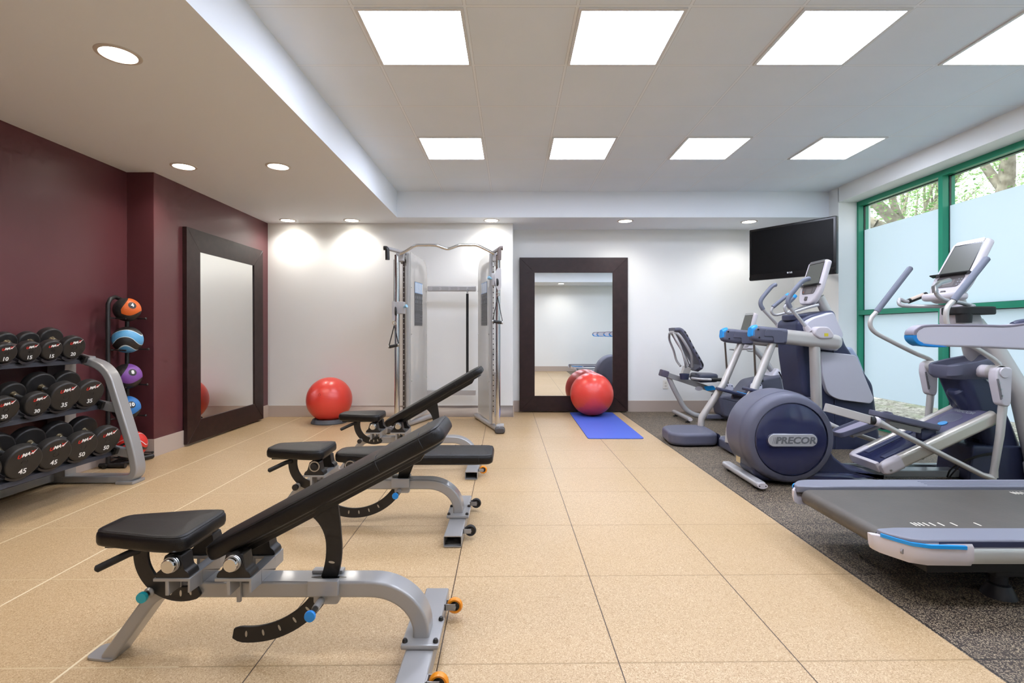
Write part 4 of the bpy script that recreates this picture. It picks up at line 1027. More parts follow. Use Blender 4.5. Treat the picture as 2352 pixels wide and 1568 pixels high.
for Y, nm in ((AN, 'near'), (AF, 'far')):
    dY = Y - AN
    x0, z0 = W(1722, 765, AN).x, W(1722, 765, AN).z; x1, z1 = W(1800, 773, AN).x, W(1800, 773, AN).z; x2, z2 = W(1932, 787, AN).x, W(1932, 787, AN).z
    if Y == AF: z0 -= .02; z1 -= .02; z2 -= .02
    d = V((x1 - x0, 0, z1 - z0)).normalized(); n = V((-d.z, 0, d.x))
    def sec(p, h, w_, r): return [p + n * v + V((0, u, 0)) for u, v in rrect(w_, h, r, 5)]
    p0, p1, p2 = V((x0, Y, z0)), V((x1, Y, z1)), V((x2, Y, z2))
    g = G().rings([sec(p0 + n * -.006, .07, .07, .02), sec(p0 + d * .015, .12, .10, .03), sec(p0 + d * .05, .145, .12, .035), sec(p0 + d * .10, .15, .125, .035), sec(p1, .148, .125, .035)]); add('arm_cover', g, navyl, am)
    g = G().rings([sec(p0 + n * .012 - d * .004, .085, .075, .02), sec(p0 + n * .012 + d * .02, .127, .104, .03), sec(p0 + n * .022 + d * .045, .125, .10, .03)]); add('blue_end_cap', g, skyblue, am)
    add('arm_tube', G().rings([sec(p1 - d * .01, .14, .115, .05)] + [sec(p2 - d * (.06 - .06 * sin(a)), .14 * (cos(a) * .9 + .1), .115 * (cos(a) * .9 + .1), .05) for a in (0, .5, .9, 1.2, 1.45)]), tubem, am)
    add('bracket', G().pill(roundpoly([(x0 + .19, z0 - .09), (x0 + .29, z0 - .09), (x0 + .27, z0 + .03), (x0 + .12, z0 + .035), (x0 + .10, z0 - .03), (x0 + .185, z0 - .03)], .015, 3), 'xz', Y - .072, Y - .045, .006, 2), navyl, am)
    for u, v in ((.05, .035), (.06, -.04)): add('screw', G().cyl((x0 + u, Y - .0645, z0 + v), (x0 + u, Y - .058, z0 + v), .008, seg=10), blackg, am)
    tp = V((x0 + .225, Y, z0 - .06)); bt = V((1.90 + (.10 if Y == AF else .12), Y - .02, .10))
    add('rear_support_tube', G().tube([tp, tp + (bt - tp) * .5 + V((.02, 0, 0)), bt + V((.01, 0, .12)), bt], .036, 18), tubem, am)
    xv = W(1872, 0, AN).x if Y == AN else W(1808, 0, AF).x
    add('upright_tube', G().tube([(xv, Y + .01, z1 - .05), (xv + .02, Y + .01, .45), (xv + .03, Y + (.05 if Y == AN else -.05), .06)], .047 if Y == AN else .04, 18), tubem, am)
    # moving handle
    if Y == AN: hp = [(1861, 639), (1848, 643), (1836, 653), (1815, 679), (1810, 693), (1815, 707)]; lo = [(1815, 707), (1832, 727), (1850, 749), (1858, 760)]
    else: hp = [(1784, 653), (1774, 657), (1762, 670), (1749, 687), (1747, 699), (1753, 711)]; lo = [(1753, 711), (1768, 727), (1784, 744), (1794, 752)]
    add('hand_grip', G().tube(spl([W(a, b, Y) for a, b in hp], 5), [.014] + [.0215] * 25, 16), gripm, am)
    add('handle_lever', G().tube([W(a, b, Y) for a, b in lo], [.015, .015, .017, .026], 16), silver2, am)
    add('lever_collar', G().tube([W(*lo[2], Y), W(*lo[3], Y)], [.022, .03], 16), lilac, am)
    # pivot cover
    g = G().pill(roundpoly([(W(a, 0, AN).x, W(0, b, AN).z) for a, b in ((1858, 765), (1866, 750), (1893, 750), (1906, 768), (1902, 777), (1872, 778))], .03, 4), 'xz', Y - .075, Y + .02, .015, 3); pvc = add('pivot_cover', g, lilac, am)
    add('yellow_mark', G().box(W(1882, 0, AN).x, W(1891, 0, AN).x, Y - .0765, Y - .0745, W(0, 772, AN).z, W(0, 765, AN).z), pr('yellow_print', '#D9C93A', .5), pvc)
    # linkage rod and foot plate
    if Y == AF: r0, r1 = W(1665, 786, Y), W(1672, 882, Y)
    else: r0, r1 = W(1732, 792, Y), W(1736, 880, Y)
    add('lift_rod', G().tube([r0, r1], .0095, 10), pr('dark_rod', '#4A4038', .4), am)
    fz = r1.z - .07; fx = r1.x
    g = G().pill(roundpoly([(fx - .16, Y - .20), (fx + .22, Y - .20), (fx + .22, Y - .02), (fx - .16, Y - .02)], .05, 5), 'xy', fz - .02, fz + .012, .012, 3); g.xf(Matrix.Translation(V((fx, 0, fz))) @ Matrix.Rotation(R(14), 4, 'Y') @ Matrix.Translation(-V((fx, 0, fz)))); fp = add('foot_plate', g, navy, am)
    g = G().pill(roundpoly([(fx + .06, Y - .18), (fx + .20, Y - .18), (fx + .20, Y - .04), (fx + .06, Y - .04)], .04, 4), 'xy', fz + .010, fz + .020, .006, 2); g.xf(Matrix.Translation(V((fx, 0, fz))) @ Matrix.Rotation(R(14), 4, 'Y') @ Matrix.Translation(-V((fx, 0, fz)))); add('blue_toe_pad', g, skyblue, fp)
    g = G().pill(roundpoly([(fx - .05, fz - .0), (fx + .05, fz - .0), (fx + .05, fz + .06), (fx + .02, fz + .08), (fx - .04, fz + .07)], .02, 3), 'xz', Y - .03, Y + .03, .012, 3); add('pedal_bracket', g, pgrey, am)
    for u in (-.02, .03): add('screw', G().cyl((fx + u, Y - .032, fz + .055), (fx + u, Y - .028, fz + .055), .006, seg=8), blackg, am)
    ln = [V((fx, Y - .1, fz - .05)), V((fx + .3, Y - .1, fz - .10)), V((2.9, Y + (.08 if Y == AN else -.08), fz - .10))]
    add('pedal_link', slope_box(ln[0], ln[2], .05, .05), navyl, am, bev=.008)
# inner fixed heart-rate bars
for Y, px0 in ((4.93, 1800), (5.28, 1771)):
    s_ = 0 if Y < 5 else 1
    P_ = [W(1880, 700, Y), W(1850, 708, Y), W(1812, 719, Y), W(1802, 708, Y), W(1806, 700, Y)] if Y < 5 else [W(1860, 700, Y), W(1830, 710, Y), W(1785, 723, Y), W(1772, 716, Y), W(1775, 705, Y)]
    add('heart_bar', G().tube(spl(P_, 5), .0135, 12), silver2, am)
    a, b3 = P_[-1], (W(1822, 684, Y) if Y < 5 else W(1806, 680, Y))
    add('heart_grip', G().tube([a, b3], .020, 14), gripm, am)
    add('blue_grip_end', G().tube([b3, b3 + (b3 - a).normalized() * .035], [.021, .017], 14), skyblue, am)
# ================================================================ elliptical trainer with round flywheel housing
EC = 3.88
t = ef = thing('elliptical_trainer', 'navy elliptical trainer with round flywheel housing and silver ramp facing the window', 'elliptical trainer', (2.6, EC, 0))
cx_, cz_ = 2.031, .348
cf = V((cx_, 3.69, cz_)); ay = (0, 1, 0)
g = G().lathe([(.268, .0), (.300, .004), (.318, .02), (.328, .05), (.336, .09)], cf, ay, 72); add('housing_face', g, navyl, ef)
g = G().lathe([(.337, .088), (.341, .11), (.343, .22), (.340, .30), (.328, .345), (.30, .372), (.2, .385), (0, .386)], cf, ay, 72); h1 = add('housing_shell', g, navyl, ef)
g = G().lathe([(.265, -.001), (.2685, .003), (.2685, .012), (.262, .012), (.262, .0)], cf, ay, 72); add('disc_rim', g, navy, ef)
g = G().lathe([(0, -.012), (.12, -.010), (.20, -.006), (.25, .000), (.262, .006)], cf, ay, 72); dc = add('flywheel_disc', g, navyg, ef)
g = G().pill(rrect(.372, .104, .051, 8, cx_, cz_ - .006), 'xz', 3.690, 3.674, .004, 3); pl = add('badge_surround', g, navyg, ef)
g = G().pill(rrect(.355, .090, .044, 8, cx_, cz_ - .004), 'xz', 3.680, 3.670, .004, 3); bp_ = add('badge_plate', g, pr('satin_silver_plate', '#C9C9CC', .3, .5), pl)
M = frame((cx_ + .018, 3.6695, cz_ - .006), (1, 0, 0), (0, 0, 1)); 
lettering('maker_name', 'PRECOR', .066, M, pr('badge_letter_grey', '#77787C', .35, .4), bp_, shear=.16, xs=1.18, bold=.0024, depth=.0006)
for k in range(4):
    x0 = cx_ - .147 + k * .011; w_ = .002 + .0011 * k
    add('badge_stripe', G().prism([(x0, cz_ - .028), (x0 + w_, cz_ - .028), (x0 + w_ + .009, cz_ + .019), (x0 + .009, cz_ + .019)], 'xz', 3.669, 3.6705), MATS['badge_letter_grey'], bp_)
add('rating_label', G().box(1.735, 1.7365, 3.86, 3.93, .13, .20), pr('brass_label', '#C7B48C', .4), h1)
# foot skirt behind/below the housing and sweep to the base
g = G().pill(roundpoly([(1.76, .30), (1.79, .07), (1.86, .022), (2.30, .022), (2.62, .03), (2.78, .05), (2.66, .085), (2.50, .115), (2.38, .21), (2.33, .34), (2.2, .30)], .03, 4), 'xz', 3.76, 4.0, .02, 4); add('rear_skirt', g, navy, ef)
g = G(); rs = []
for x, h, hw in ((2.10, .10, .13), (2.30, .095, .16), (2.48, .085, .155), (2.60, .07, .13), (2.70, .05, .10)):
    rs.append([(x, EC + u, v + h / 2) for u, v in rrect(hw * 2, h, .035, 4)])
g.rings(rs); add('base_fairing', g, navyg, ef)
add('rear_stabiliser', G().pill(rrect(.075, .62, .03, 4, 1.77, 3.90), 'xy', .018, .062, .018, 4), silver2, ef)
g = G().prism(circ(.036, 20, 1.77, .04, .02), 'xz', 3.583, 3.592); ec_ = add('end_cap', g, lilac, ef)
for u in (-.022, .022): add('cap_screw', G().cyl((1.77 + u, 3.581, .04), (1.77 + u, 3.584, .04), .004, seg=8), blackg, ec_)
for yy in (3.68, 4.12): add('levelling_foot', G().lathe([(0, 0), (.022, 0), (.022, .008), (.007, .012), (.007, .025), (0, .025)], (1.77, yy, 0), (0, 0, 1), 16), blackr, ef)
add('base_beam', G().box(2.55, 3.50, 3.82, 3.93, .035, .085), pr('base_beam_grey', '#9A9C9F', .3, .4), ef, bev=.006)
add('side_base_tube', G().tube([(2.55, 4.06, .05), (3.55, 4.06, .05)], .03, 16), steel, ef)
# incline ramp
ua = V((.78, 0, .365)).normalized(); na = V((-ua.z, 0, ua.x)); Lr = .862; O = V((2.68, 0, .19))
def RP(s_, y_, h): p = O + ua * s_ + na * h; p.y = y_; return p
for yy in (3.665, 3.985):
    g = G().rings([[RP(s_, yy + u, v - .045) for u, v in rrect(.062, .10, .026, 4)] for s_ in (.10, Lr - .012, Lr)]); add('ramp_rail', g, pr('satin_champagne_metal', '#CFC8BC', .28, .5), ef)
    g = G().rings([[RP(s_, yy + u * k, v * k - .047) for u, v in rrect(.068, .106, .03, 4)] for s_, k in ((-.035, .55), (-.025, .8), (0, .95), (.03, 1), (.11, 1.0))]); add('rail_end_cap', g, lilac, ef)
g = G().rings([[RP(s_, y_, v) for y_, v in ((3.69, -.07), (3.96, -.07), (3.96, -.010), (3.69, -.010))] for s_ in (-.01, Lr)]); add('ramp_tray', g, navyg, ef)
g = G().rings([[RP(s_, y_, v) for y_, v in ((3.69, -.075), (3.96, -.075), (3.96, .0), (3.69, .0))] for s_ in (-.045, -.012)]); add('ramp_rear_cap', g, lilac, ef, bev=.01)
g = G().rings([[RP(s_, y_, v) for y_, v in ((3.697, -.025), (3.953, -.025), (3.953, -.004), (3.697, -.004))] for s_ in (.42, Lr)]); cv = add('ramp_cover', g, pr('plum_slate_plastic', '#56536A', .35), ef, bev=.006)
for yy in (3.74, 3.91):
    add('roller_track', G().rings([[RP(s_, yy + u, v - .009) for u, v in rrect(.05, .012, .005, 2)] for s_ in (.05, .42)]), navy, ef)
c = RP(.69, 3.83, -.004)
add('cover_dish', G().lathe([(.075, .001), (.07, .004), (.062, .002), (0, .0015)], c, na, 36), navyl, cv)
add('blue_badge', G().lathe([(.03, .001), (.03, .006), (.026, .007), (0, .006)], RP(.60, 3.80, -.002), na, 28), pr('blue_badge', '#4A93C9', .25), cv)
lettering('maker_name', 'PRECOR', .042, frame(RP(.80, 3.83, -.0025), (0, -1, 0), tuple(ua)), gprint, cv, shear=.2, xs=1.15, bold=.001)
for yy in (3.665, 3.985): add('ramp_bolt', G().cyl(RP(.005, yy - .03, -.06), RP(.005, yy - .037, -.06), .008, seg=10), steel, ef)
# tower
def xz(lst, Y, r=.02, n=4): return roundpoly([(W(a, b, Y).x, W(a, b, Y).z) for a, b in lst], r, n)
g = G(); rs = []
for x, z, wx, wy in ((3.42, .80, .20, .24), (3.46, .74, .22, .26), (3.53, .60, .24, .26), (3.60, .45, .25, .25), (3.66, .30, .26, .24), (3.70, .05, .28, .24)):
    rs.append([(x + u, EC + v, z) for u, v in rrect(wx, wy, .06, 5)])
g.rings(rs); add('tower_body', g, navy, ef)
g = G(); outl = roundpoly([(3.26, EC - .13), (3.44, EC - .16), (3.62, EC - .12), (3.62, EC + .12), (3.44, EC + .16), (3.26, EC + .13)], .07, 6); inn = inset(outl, .022); inn2 = inset(outl, .035)
def fz_(p, z): return z + (p[0] - 3.26) * .22
rs = [[(a * .9 + 3.45 * .1, EC + (b - EC) * .8, .775) for a, b in outl], [(a, b, fz_((a, b), .80)) for a, b in outl], [(a, b, fz_((a, b), .865)) for a, b in outl], [(a, b, fz_((a, b), .877)) for a, b in inset(outl, .008)], [(a, b, fz_((a, b), .870)) for a, b in inn], [(a, b, fz_((a, b), .83)) for a, b in inn2]]
g.rings(rs); add('accessory_tray', g, navyl, ef)
add('lift_motor', G().tube([(3.37, EC - .02, .70), (3.375, EC - .02, .69), (3.52, EC - .02, .53)], [.05, .064, .07], 24), navy, ef)
g = G().tube([(3.56, EC - .02, .34), (3.62, EC - .02, .24), (3.60, EC - .02, .10)], .055, 20); add('drive_cylinder', g, navy, ef)
g = G().pill(roundpoly([(3.36, .02), (3.94, .02), (3.92, .285), (3.40, .29)], .03, 4), 'xz', 3.74, 4.04, .02, 4); bx = add('front_housing', g, navy, ef)
for u, v in ((3.50, .22), (3.86, .22), (3.86, .07)): add('screw', G().cyl((u, 3.738, v), (u, 3.741, v), .006, seg=8), blackg, bx)
g = G(); g.tube(spl([(3.58, 3.72, .235), (3.48, 3.71, .24), (3.35, 3.72, .20), (3.25, 3.75, .12), (3.24, 3.78, .05)], 6), .006, 8); g.tube(spl([(3.58, 3.725, .225), (3.47, 3.72, .225), (3.34, 3.73, .18), (3.27, 3.75, .10), (3.26, 3.78, .05)], 6), .005, 8); add('cable', g, blackr, ef)
top = V((3.50, EC, 1.20))
for sy in (-1, 1):
    add('front_leg_tube', G().tube([top + V((0, sy * .03, 0)), V((3.60, EC + sy * .09, 1.0)), V((3.735, EC + sy * .15, .685)), V((3.80, EC + sy * .21, .16))], [.06, .064, .066, .066], 24), tubem, ef)
    add('leg_boot', G().tube([V((3.797, EC + sy * .209, .20)), V((3.80, EC + sy * .21, .18)), V((3.81, EC + sy * .22, .08)), V((3.81, EC + sy * .225, .012))], [.066, .078, .082, .07], 24), lilac, ef)
g = G(); rs = []
for x, z, wx, wy in ((3.42, 1.345, .10, .12), (3.41, 1.31, .19, .17), (3.43, 1.20, .22, .20), (3.50, 1.06, .17, .20)):
    rs.append([(x + u, EC + v, z) for u, v in rrect(wx, wy, .05, 5)])
g.rings(rs); add('mast_cover', g, lilac, ef)
add('mast', G().tube([(3.43, EC, 1.30), (3.39, EC, 1.44)], .045, 18), tubem, ef)
console(ef, 3.33, 1.385, 3.575, 1.845, 3.95, .345)
add('console_base', G().pill(roundpoly([(3.27, 3.82), (3.44, 3.80), (3.44, 4.10), (3.27, 4.08)], .05, 5), 'xy', 1.37, 1.43, .025, 4), lilac, ef)
# holder tray behind the mast
g = G().pill(roundpoly([(3.27, EC - .19), (3.55, EC - .19), (3.55, EC + .02), (3.27, EC + .02)], .06, 5), 'xy', 1.255, 1.315, .012, 3); add('bottle_tray', g, blackr, ef)
g = G().lathe([(.0, -.07), (.045, -.07), (.05, 0), (.044, 0)], (3.33, EC - .14, 1.265), (0, 0, 1), 20); add('bottle_holder', g, blackr, ef)
# fixed heart-rate bars
for sy, yy in ((1, 4.12), (-1, 3.70)):
    if sy > 0:
        pts_ = [W(2127, 676, yy), W(2084, 692, yy), W(2067, 687, yy + .0), W(2068, 700, yy - .02), W(2100, 703, yy - .05), V((3.46, EC + .05, 1.325))]
    else:
        pts_ = [W(2150, 664, yy), W(2152, 676, yy), W(2168, 688, yy), W(2200, 694, yy + .04), V((3.50, EC - .03, 1.325))]
    add('heart_bar', G().tube(spl(pts_, 6), .0145, 14), silver2, ef)
    if sy > 0:
        a, b4 = W(2086, 692, yy), W(2128, 675.5, yy)
        g_ = add('heart_grip', G().tube([a, b4], .0195, 16), blackr, ef)
        add('sensor_plate', G().tube([a + (b4 - a) * .1 + V((0, -.003, .006)), a + (b4 - a) * .8 + V((0, -.003, .006))], .0165, 14), pr('beige_sensor', '#D9C6B6', .3), g_)
    else:
        g_ = add('heart_grip', G().tube([W(2148, 672, yy), W(2146, 660, yy), W(2158, 650, yy + .03), W(2180, 644, yy + .08)], .0185, 16), steel, ef)
# swinging arms, clamps, lower arms, foot links
for sy in (-1, 1):
    Y = 3.60 if sy < 0 else 4.22
    if sy < 0: hp = [(2268, 592), (2190, 690)]; lo = [(2190, 690), (2176, 706), (2173, 730), (2180, 752), (2206, 778), (2262, 812), (2290, 832), (2302, 852)]
    else: hp = [(2092, 614), (2013, 716)]; lo = [(2013, 716), (2001, 731), (1999, 748), (2010, 763), (2040, 780), (2100, 810), (2136, 826), (2146, 842)]
    a, b5 = W(*hp[0], Y), W(*hp[1], Y)
    add('hand_grip', G().tube([a, a + (b5 - a) * .02, b5], [.017, .023, .023], 18), gripm, ef)
    add('swing_arm', G().tube(spl([W(p[0], p[1], Y) for p in lo], 5), .0175, 16), tubem, ef)
    jx, jz = 3.455, .842
    add('pivot_tube', G().tube([(jx, EC + sy * .13, jz), (jx, EC + sy * .30, jz)], .047, 24), lilac, ef)
    add('pivot_sleeve', G().tube([(jx, EC + sy * .22, jz), (jx, Y + sy * .02, jz)], .049, 24), tubem, ef)
    add('pivot_cap', G().lathe([(0, .006), (.034, .006), (.038, 0)], (jx + .005, Y + sy * .036, jz), (0, sy, 0), 28), lilac, ef)
    g = G().pill(roundpoly([(jx - .045, .88), (jx + .065, .88), (jx + .055, .63), (jx + .04, .60), (jx - .015, .61), (jx - .055, .80)], .03, 4), 'xz', Y - .035, Y + .035, .012, 3); cl_ = add('arm_clamp', g, lilac, ef)
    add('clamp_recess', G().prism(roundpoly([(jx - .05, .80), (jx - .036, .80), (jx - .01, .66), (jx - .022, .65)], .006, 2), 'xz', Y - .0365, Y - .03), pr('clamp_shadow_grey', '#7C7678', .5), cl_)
    for k in range(3): add('clamp_bolt', G().cyl((jx - .033 + .010 * k, Y - .042, .77 - .045 * k), (jx - .033 + .010 * k, Y - .034, .77 - .045 * k), .006, seg=8), steel, cl_)
    add('lower_arm', G().tube([(jx + .03, Y, .66), (jx + .005, Y, .40), (jx - .035, Y, .155), (jx - .04, Y, .10)], [.027, .025, .022, .026], 16), tubem, ef)
    # rod from the rail joint to the foot of the arm
    jj = W(2012, 967, 3.60) if sy < 0 else V((2.62, Y, .36))
    add('link_rod', G().tube([jj, jj + (V((jx - .05, Y, .09)) - jj) * .12, V((jx - .12, Y, .115)), V((jx - .04, Y, .09))], [.03, .019, .019, .024], 16), tubem, ef)
    g = G().sph(jj, .033, seg=20, rg=12); add('link_joint', g, lilac, ef)
    st = V((2.26, Y + .01 * sy, .585)) if sy < 0 else V((2.26, Y - .10, .16))
    e5 = jj + V((-.035, 0, .008))
    yst = 3.66 if sy < 0 else 4.10
    st = V((st.x, yst, st.z))
    dd = (e5 - st); nn = V((-dd.z, 0, dd.x)).normalized()
    add('crank_bar', G().rings([[p + nn * v + V((0, u, 0)) for u, v in rrect(.03, .06, .006, 2)] for p in (st, e5)]), tubem, ef)
    add('joint_bushing', G().tube([e5 - V((.012, 0, 0)), e5 + V((.018, 0, -.003))], .031, 18), blackr, ef)
    # pedal
    Yp = 3.74 if sy < 0 else 4.09
    if sy < 0: pa, pb_ = V((2.66, Yp, .535)), V((3.13, Yp, .428))
    else: pa, pb_ = V((2.60, Yp, .305)), V((3.05, Yp, .47))
    ud = (pb_ - pa).normalized(); nd = V((-ud.z, 0, ud.x)); Lp = (pb_ - pa).length
    def PP(s_, y_, h): q_ = pa + ud * s_ + nd * h; return V((q_.x, Yp + y_, q_.z))
    rim = roundpoly([(0, -.075), (Lp * .55, -.085), (Lp, -.06), (Lp, .06), (Lp * .55, .085), (0, .075)], .05, 6)
    rs = []
    for off, h in ((.012, -.028), (.002, -.018), (0, .012), (.004, .018), (.010, .018), (.014, .010), (.016, -.004)):
        rs.append([PP(u, v, h) for u, v in inset(rim, off)])
    g = G().rings(rs); pdl = add('pedal', g, navyl if sy < 0 else navyl, ef)
    add('pedal_tread', G().rings([[PP(u, v, h) for u, v in inset(rim, .020)] for h in (-.004, .001)]), pr('mauve_grey_tread', '#837D8C', .6), pdl)
    add('pedal_arm', G().rings([[PP(s_, u, v - .05) for u, v in rrect(.05, .045, .008, 2)] for s_ in (.12, Lp * .97)]), silver, ef)
    c6 = PP(Lp * .85, 0, -.075)
    add('pedal_mount', G().box(c6.x - .05, c6.x + .06, Yp - .03, Yp + .03, c6.z - .03, c6.z + .05), navy, ef, bev=.008)

# ================================================================ treadmills
TC = 2.44
t = tm = thing('treadmill', 'grey treadmill with blue accents at the right edge of the picture', 'treadmill', (2.3, TC, 0), 'treadmills along the window side')
zt = .30
belt = pr('treadmill_belt', '#534C44', .45, bump=.3, bscale=60, var=.12, vscale=8)
railtop = pr('slate_rail_plastic', '#7A7B86', .4, bump=.1, bscale=400)
for sy in (-1, 1):
    def YY(v): return TC + sy * v                    # v = distance from the centre line
    top_o = [(1.53, .296), (1.545, .345), (1.569, .372), (1.60, .402), (1.65, .417), (3.02, .418), (3.02, .288), (1.75, .288), (1.68, .282), (1.62, .282)]
    top_o = [(x, YY(v)) for x, v in top_o]
    g = G().pill(roundpoly(top_o, [.02, .02, .02, .02, .04, 0, 0, .04, .02, .0], 3), 'xy', .262, zt, .008, 3); rt = add('side_rail', g, railtop, tm)
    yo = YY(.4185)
    add('rail_navy_stripe', G().box(1.70, 3.02, min(yo, yo + sy * .0012), max(yo, yo + sy * .0012), .273, .293), navy, rt)  # navy stripe along the outer side of the rail
    g = G()
    for k in range(4): g.box(2.25 - .0 * k, 3.0, YY(.31 + .022 * k) - .0015, YY(.31 + .022 * k) + .0015, zt - .0005, zt + .001)
    add('grip_lines', g, navyl, rt)
    # lower metal side and its moulded end
    pr_ = [(YY(.30), .268), (YY(.424), .268), (YY(.428), .262), (YY(.428), .225), (YY(.418), .205), (YY(.30), .205)]
    add('side_extrusion', G().rings([[(x, a, b) for a, b in pr_] for x in (1.80, 3.02)]), pr('satin_aluminium', '#D6D5CF', .28, .5), tm)
    rs = []
    for x, k, dz in ((1.512, .30, .02), (1.518, .31, .008), (1.535, .33, 0), (1.565, .372, -.002), (1.60, .404, -.006), (1.66, .424, -.008), (1.83, .428, -.008)):
        rs.append([(x, YY(k - .02 if i in (0,) else v), z) for i, (v, z) in enumerate(((min(.285, k), .283 - dz * .3), (k - .006, .283 - dz * .3), (k + .002, .275), (k + .003, .235 + dz), (k - .012, .208 + dz * 1.4), (min(.285, k), .205 + dz * 1.4)))])
    g = G().rings(rs); ec = add('rear_end_cap', g, lilac, tm)
    add('cap_hole', G().cyl((1.578, YY(.392), .243), (1.575, YY(.386), .243), .010, seg=14), pr('hole_grey', '#8C8786', .5), ec)
    lp_ = [V((x, YY(k), z)) for x, k, z in ((1.532, .334, .285), (1.566, .377, .282), (1.60, .408, .279), (1.66, .428, .277), (1.76, .431, .276), (1.80, .431, .274))]
    add('blue_accent', G().rings([[p + V((0, sy * u, v)) for u, v in ((-.006, -.007), (.003, -.006), (.003, .007), (-.006, .008))] for p in lp_]), skyblue, tm)
    # tick marks printed on the belt margin
    if True:
        for x in (1.76, 1.775, 1.793, 1.814, 1.842, 1.880, 1.936, 2.04):
            x_ = x if sy < 0 else x + .86
            if x_ < 3: add('belt_mark', G().pill(rrect(.007, .038, .003, 2, x_, YY(.215)), 'xy', .2862, .2872, .0003, 1), pr('cream_print', '#E9E2D2', .5), tm)
    # handrail
    ya = YY(.35); KX = 1.0333; KZ = lambda z: 1.13 + (z - 1.13) * 1.0333
    rail_o = [(2.112, 1.112), (2.14, 1.155), (2.20, 1.168), (2.62, 1.165), (2.75, 1.185), (3.15, 1.24), (3.18, 1.10), (3.0, 1.02), (2.45, 1.047), (2.20, 1.053), (2.13, 1.070)]
    rail_o = [(x * KX, KZ(z)) for x, z in rail_o]
    o_ = roundpoly(rail_o, [.03, .04, .05, .05, .1, .05, .05, .2, .1, .05, .03], 5)
    g = G().pill(o_, 'xz', ya - .03, ya + .03, .014, 4); hr = add('handrail', g, pgrey, tm)
    def strip(nm, path, sec, mat):
        q_ = spl([V((x * KX, ya, KZ(z))) for x, z in path], 4)
        add(nm, G().rings([[V((p.x + n.x * v, ya + u, p.z + n.z * v)) for u, v in rrect(.066, h_, min(.005, h_ / 2.2), 3)] for (p, n), h_ in zip(_planar(q_), sec(len(q_)))]), mat, tm)
    strip('rail_top_trim', [(2.119, 1.112), (2.124, 1.130), (2.150, 1.151), (2.205, 1.162), (2.45, 1.162), (2.62, 1.160), (2.75, 1.179)], lambda n: [.022] * 6 + [.018] * 4 + [.014] * (n - 10), pr('mauve_trim', '#857F8A', .4))
    strip('blue_rail_tip', [(2.119, 1.112), (2.122, 1.092), (2.142, 1.071), (2.18, 1.059), (2.285, 1.050)], lambda n: [.024] * 6 + [.022] * 5 + [.014] * (n - 13) + [.010, .004], pr('deep_sky_blue', '#1583CE', .3))
    add('hand_grip', G().tube([(2.754, ya, 1.161), (2.78, ya, 1.168), (3.15, ya, 1.235)], [.022, .027, .027], 16), navy, tm)
    add('upright', G().tube([(3.08, YY(.38), .06), (3.12, YY(.37), .9), (3.16, YY(.35), 1.2)], .045, 18), tubem, tm)
    g = G().lathe([(0, 0), (.062, 0), (.058, .012), (.040, .05), (.03, .055), (.03, .10), (0, .10)], (2.09, YY(.26), 0), (0, 0, 1), 28); add('rubber_foot', g, pr('slate_rubber', '#1E2027', .5), tm)
    add('foot_strut', G().box(2.03, 2.75, YY(.26) - .05, YY(.26) + .05, .095, .145), blackr, tm, bev=.01)
bl = .28; rb = .040
prof = [(3.05, .286)] + [(1.585 - rb * sin(a) * 1.0 + 0, .286 - rb + rb * cos(a)) for a in [pi * k / 14 for k in range(15)]] + [(3.05, .286 - 2 * rb)]
g = G().prism(prof, 'xz', TC - .270, TC + .270); add('running_belt', g, belt, tm, sharp=50)
add('roller_end', G().cyl((1.585, TC - .281, .246), (1.585, TC + .281, .246), .030, seg=24), blackg, tm)
add('deck_underside', G().box(1.70, 3.3, TC - .36, TC + .36, .14, .205), blackr, tm, bev=.01)
g = G(); rs = []
for x, z0, z1, w_ in ((3.0, .16, .31, .40), (3.08, .12, .36, .42), (3.35, .05, .40, .41), (3.55, .02, .36, .38), (3.62, .02, .22, .33)): rs.append([(x, TC + u, (z0 + z1) / 2 + v) for u, v in rrect(w_ * 2, z1 - z0, .06, 4)])
g.rings(rs); add('motor_hood', g, navyl, tm)
g = G().pill(roundpoly([(3.08, 1.16), (3.22, 1.16), (3.36, 1.62), (3.24, 1.62)], .04, 4), 'xz', TC - .30, TC + .30, .03, 4); cn = add('console', g, lilac, tm)
add('display', G().prism([(3.115, 1.30), (3.119, 1.30), (3.229, 1.58), (3.225, 1.58)], 'xz', TC - .18, TC + .18), screen, cn)
dup(tm, (2.3, TC - 1.65, 0), 'treadmill standing nearest the camera side, seen only in the back mirror')

# ================================================================ outdoors
def mulch():
    m, nt, out = nodes('wood_mulch'); p = nt.nodes.new('ShaderNodeBsdfPrincipled'); p.inputs['Roughness'].default_value = .9; co = objco(nt)
    c = mixc(nt, ramp(nt, noise(nt, 16, 4, co, .7), [(.42, 0.0), (.58, 1.0)]), hx('#6E6A60'), hx('#C9C6BC'))
    c = mixc(nt, ramp(nt, noise(nt, 2.2, 3, co), [(.50, 0.0), (.62, .55)]), c, hx('#87946F')); nt.links.new(c, p.inputs['Base Color'])
    b = nt.nodes.new('ShaderNodeBump'); b.inputs['Strength'].default_value = .6; nt.links.new(noise(nt, 25, 4, co), b.inputs['Height']); nt.links.new(b.outputs[0], p.inputs['Normal'])
    nt.links.new(p.outputs[0], out.inputs[0]); return m
g = G(); N = 24; random.seed(3)
vv = [[g.b.verts.new((4.345 + 22 * (i / N) ** 1.6, -8 + 30 * j / N, .0 + (.10 * random.random() + .05 * i / N if i else 0))) for j in range(N + 1)] for i in range(N + 1)]
for i in range(N):
    for j in range(N): g.face((vv[i][j], vv[i + 1][j], vv[i + 1][j + 1], vv[i][j + 1]))
o = struct('ground', g, mulch())
bark = pr('oak_bark', '#837D70', .9, h2='#A8A396', vscale=9, bump=.6, bscale=30)
leafm, nt, out = nodes('oak_leaves')
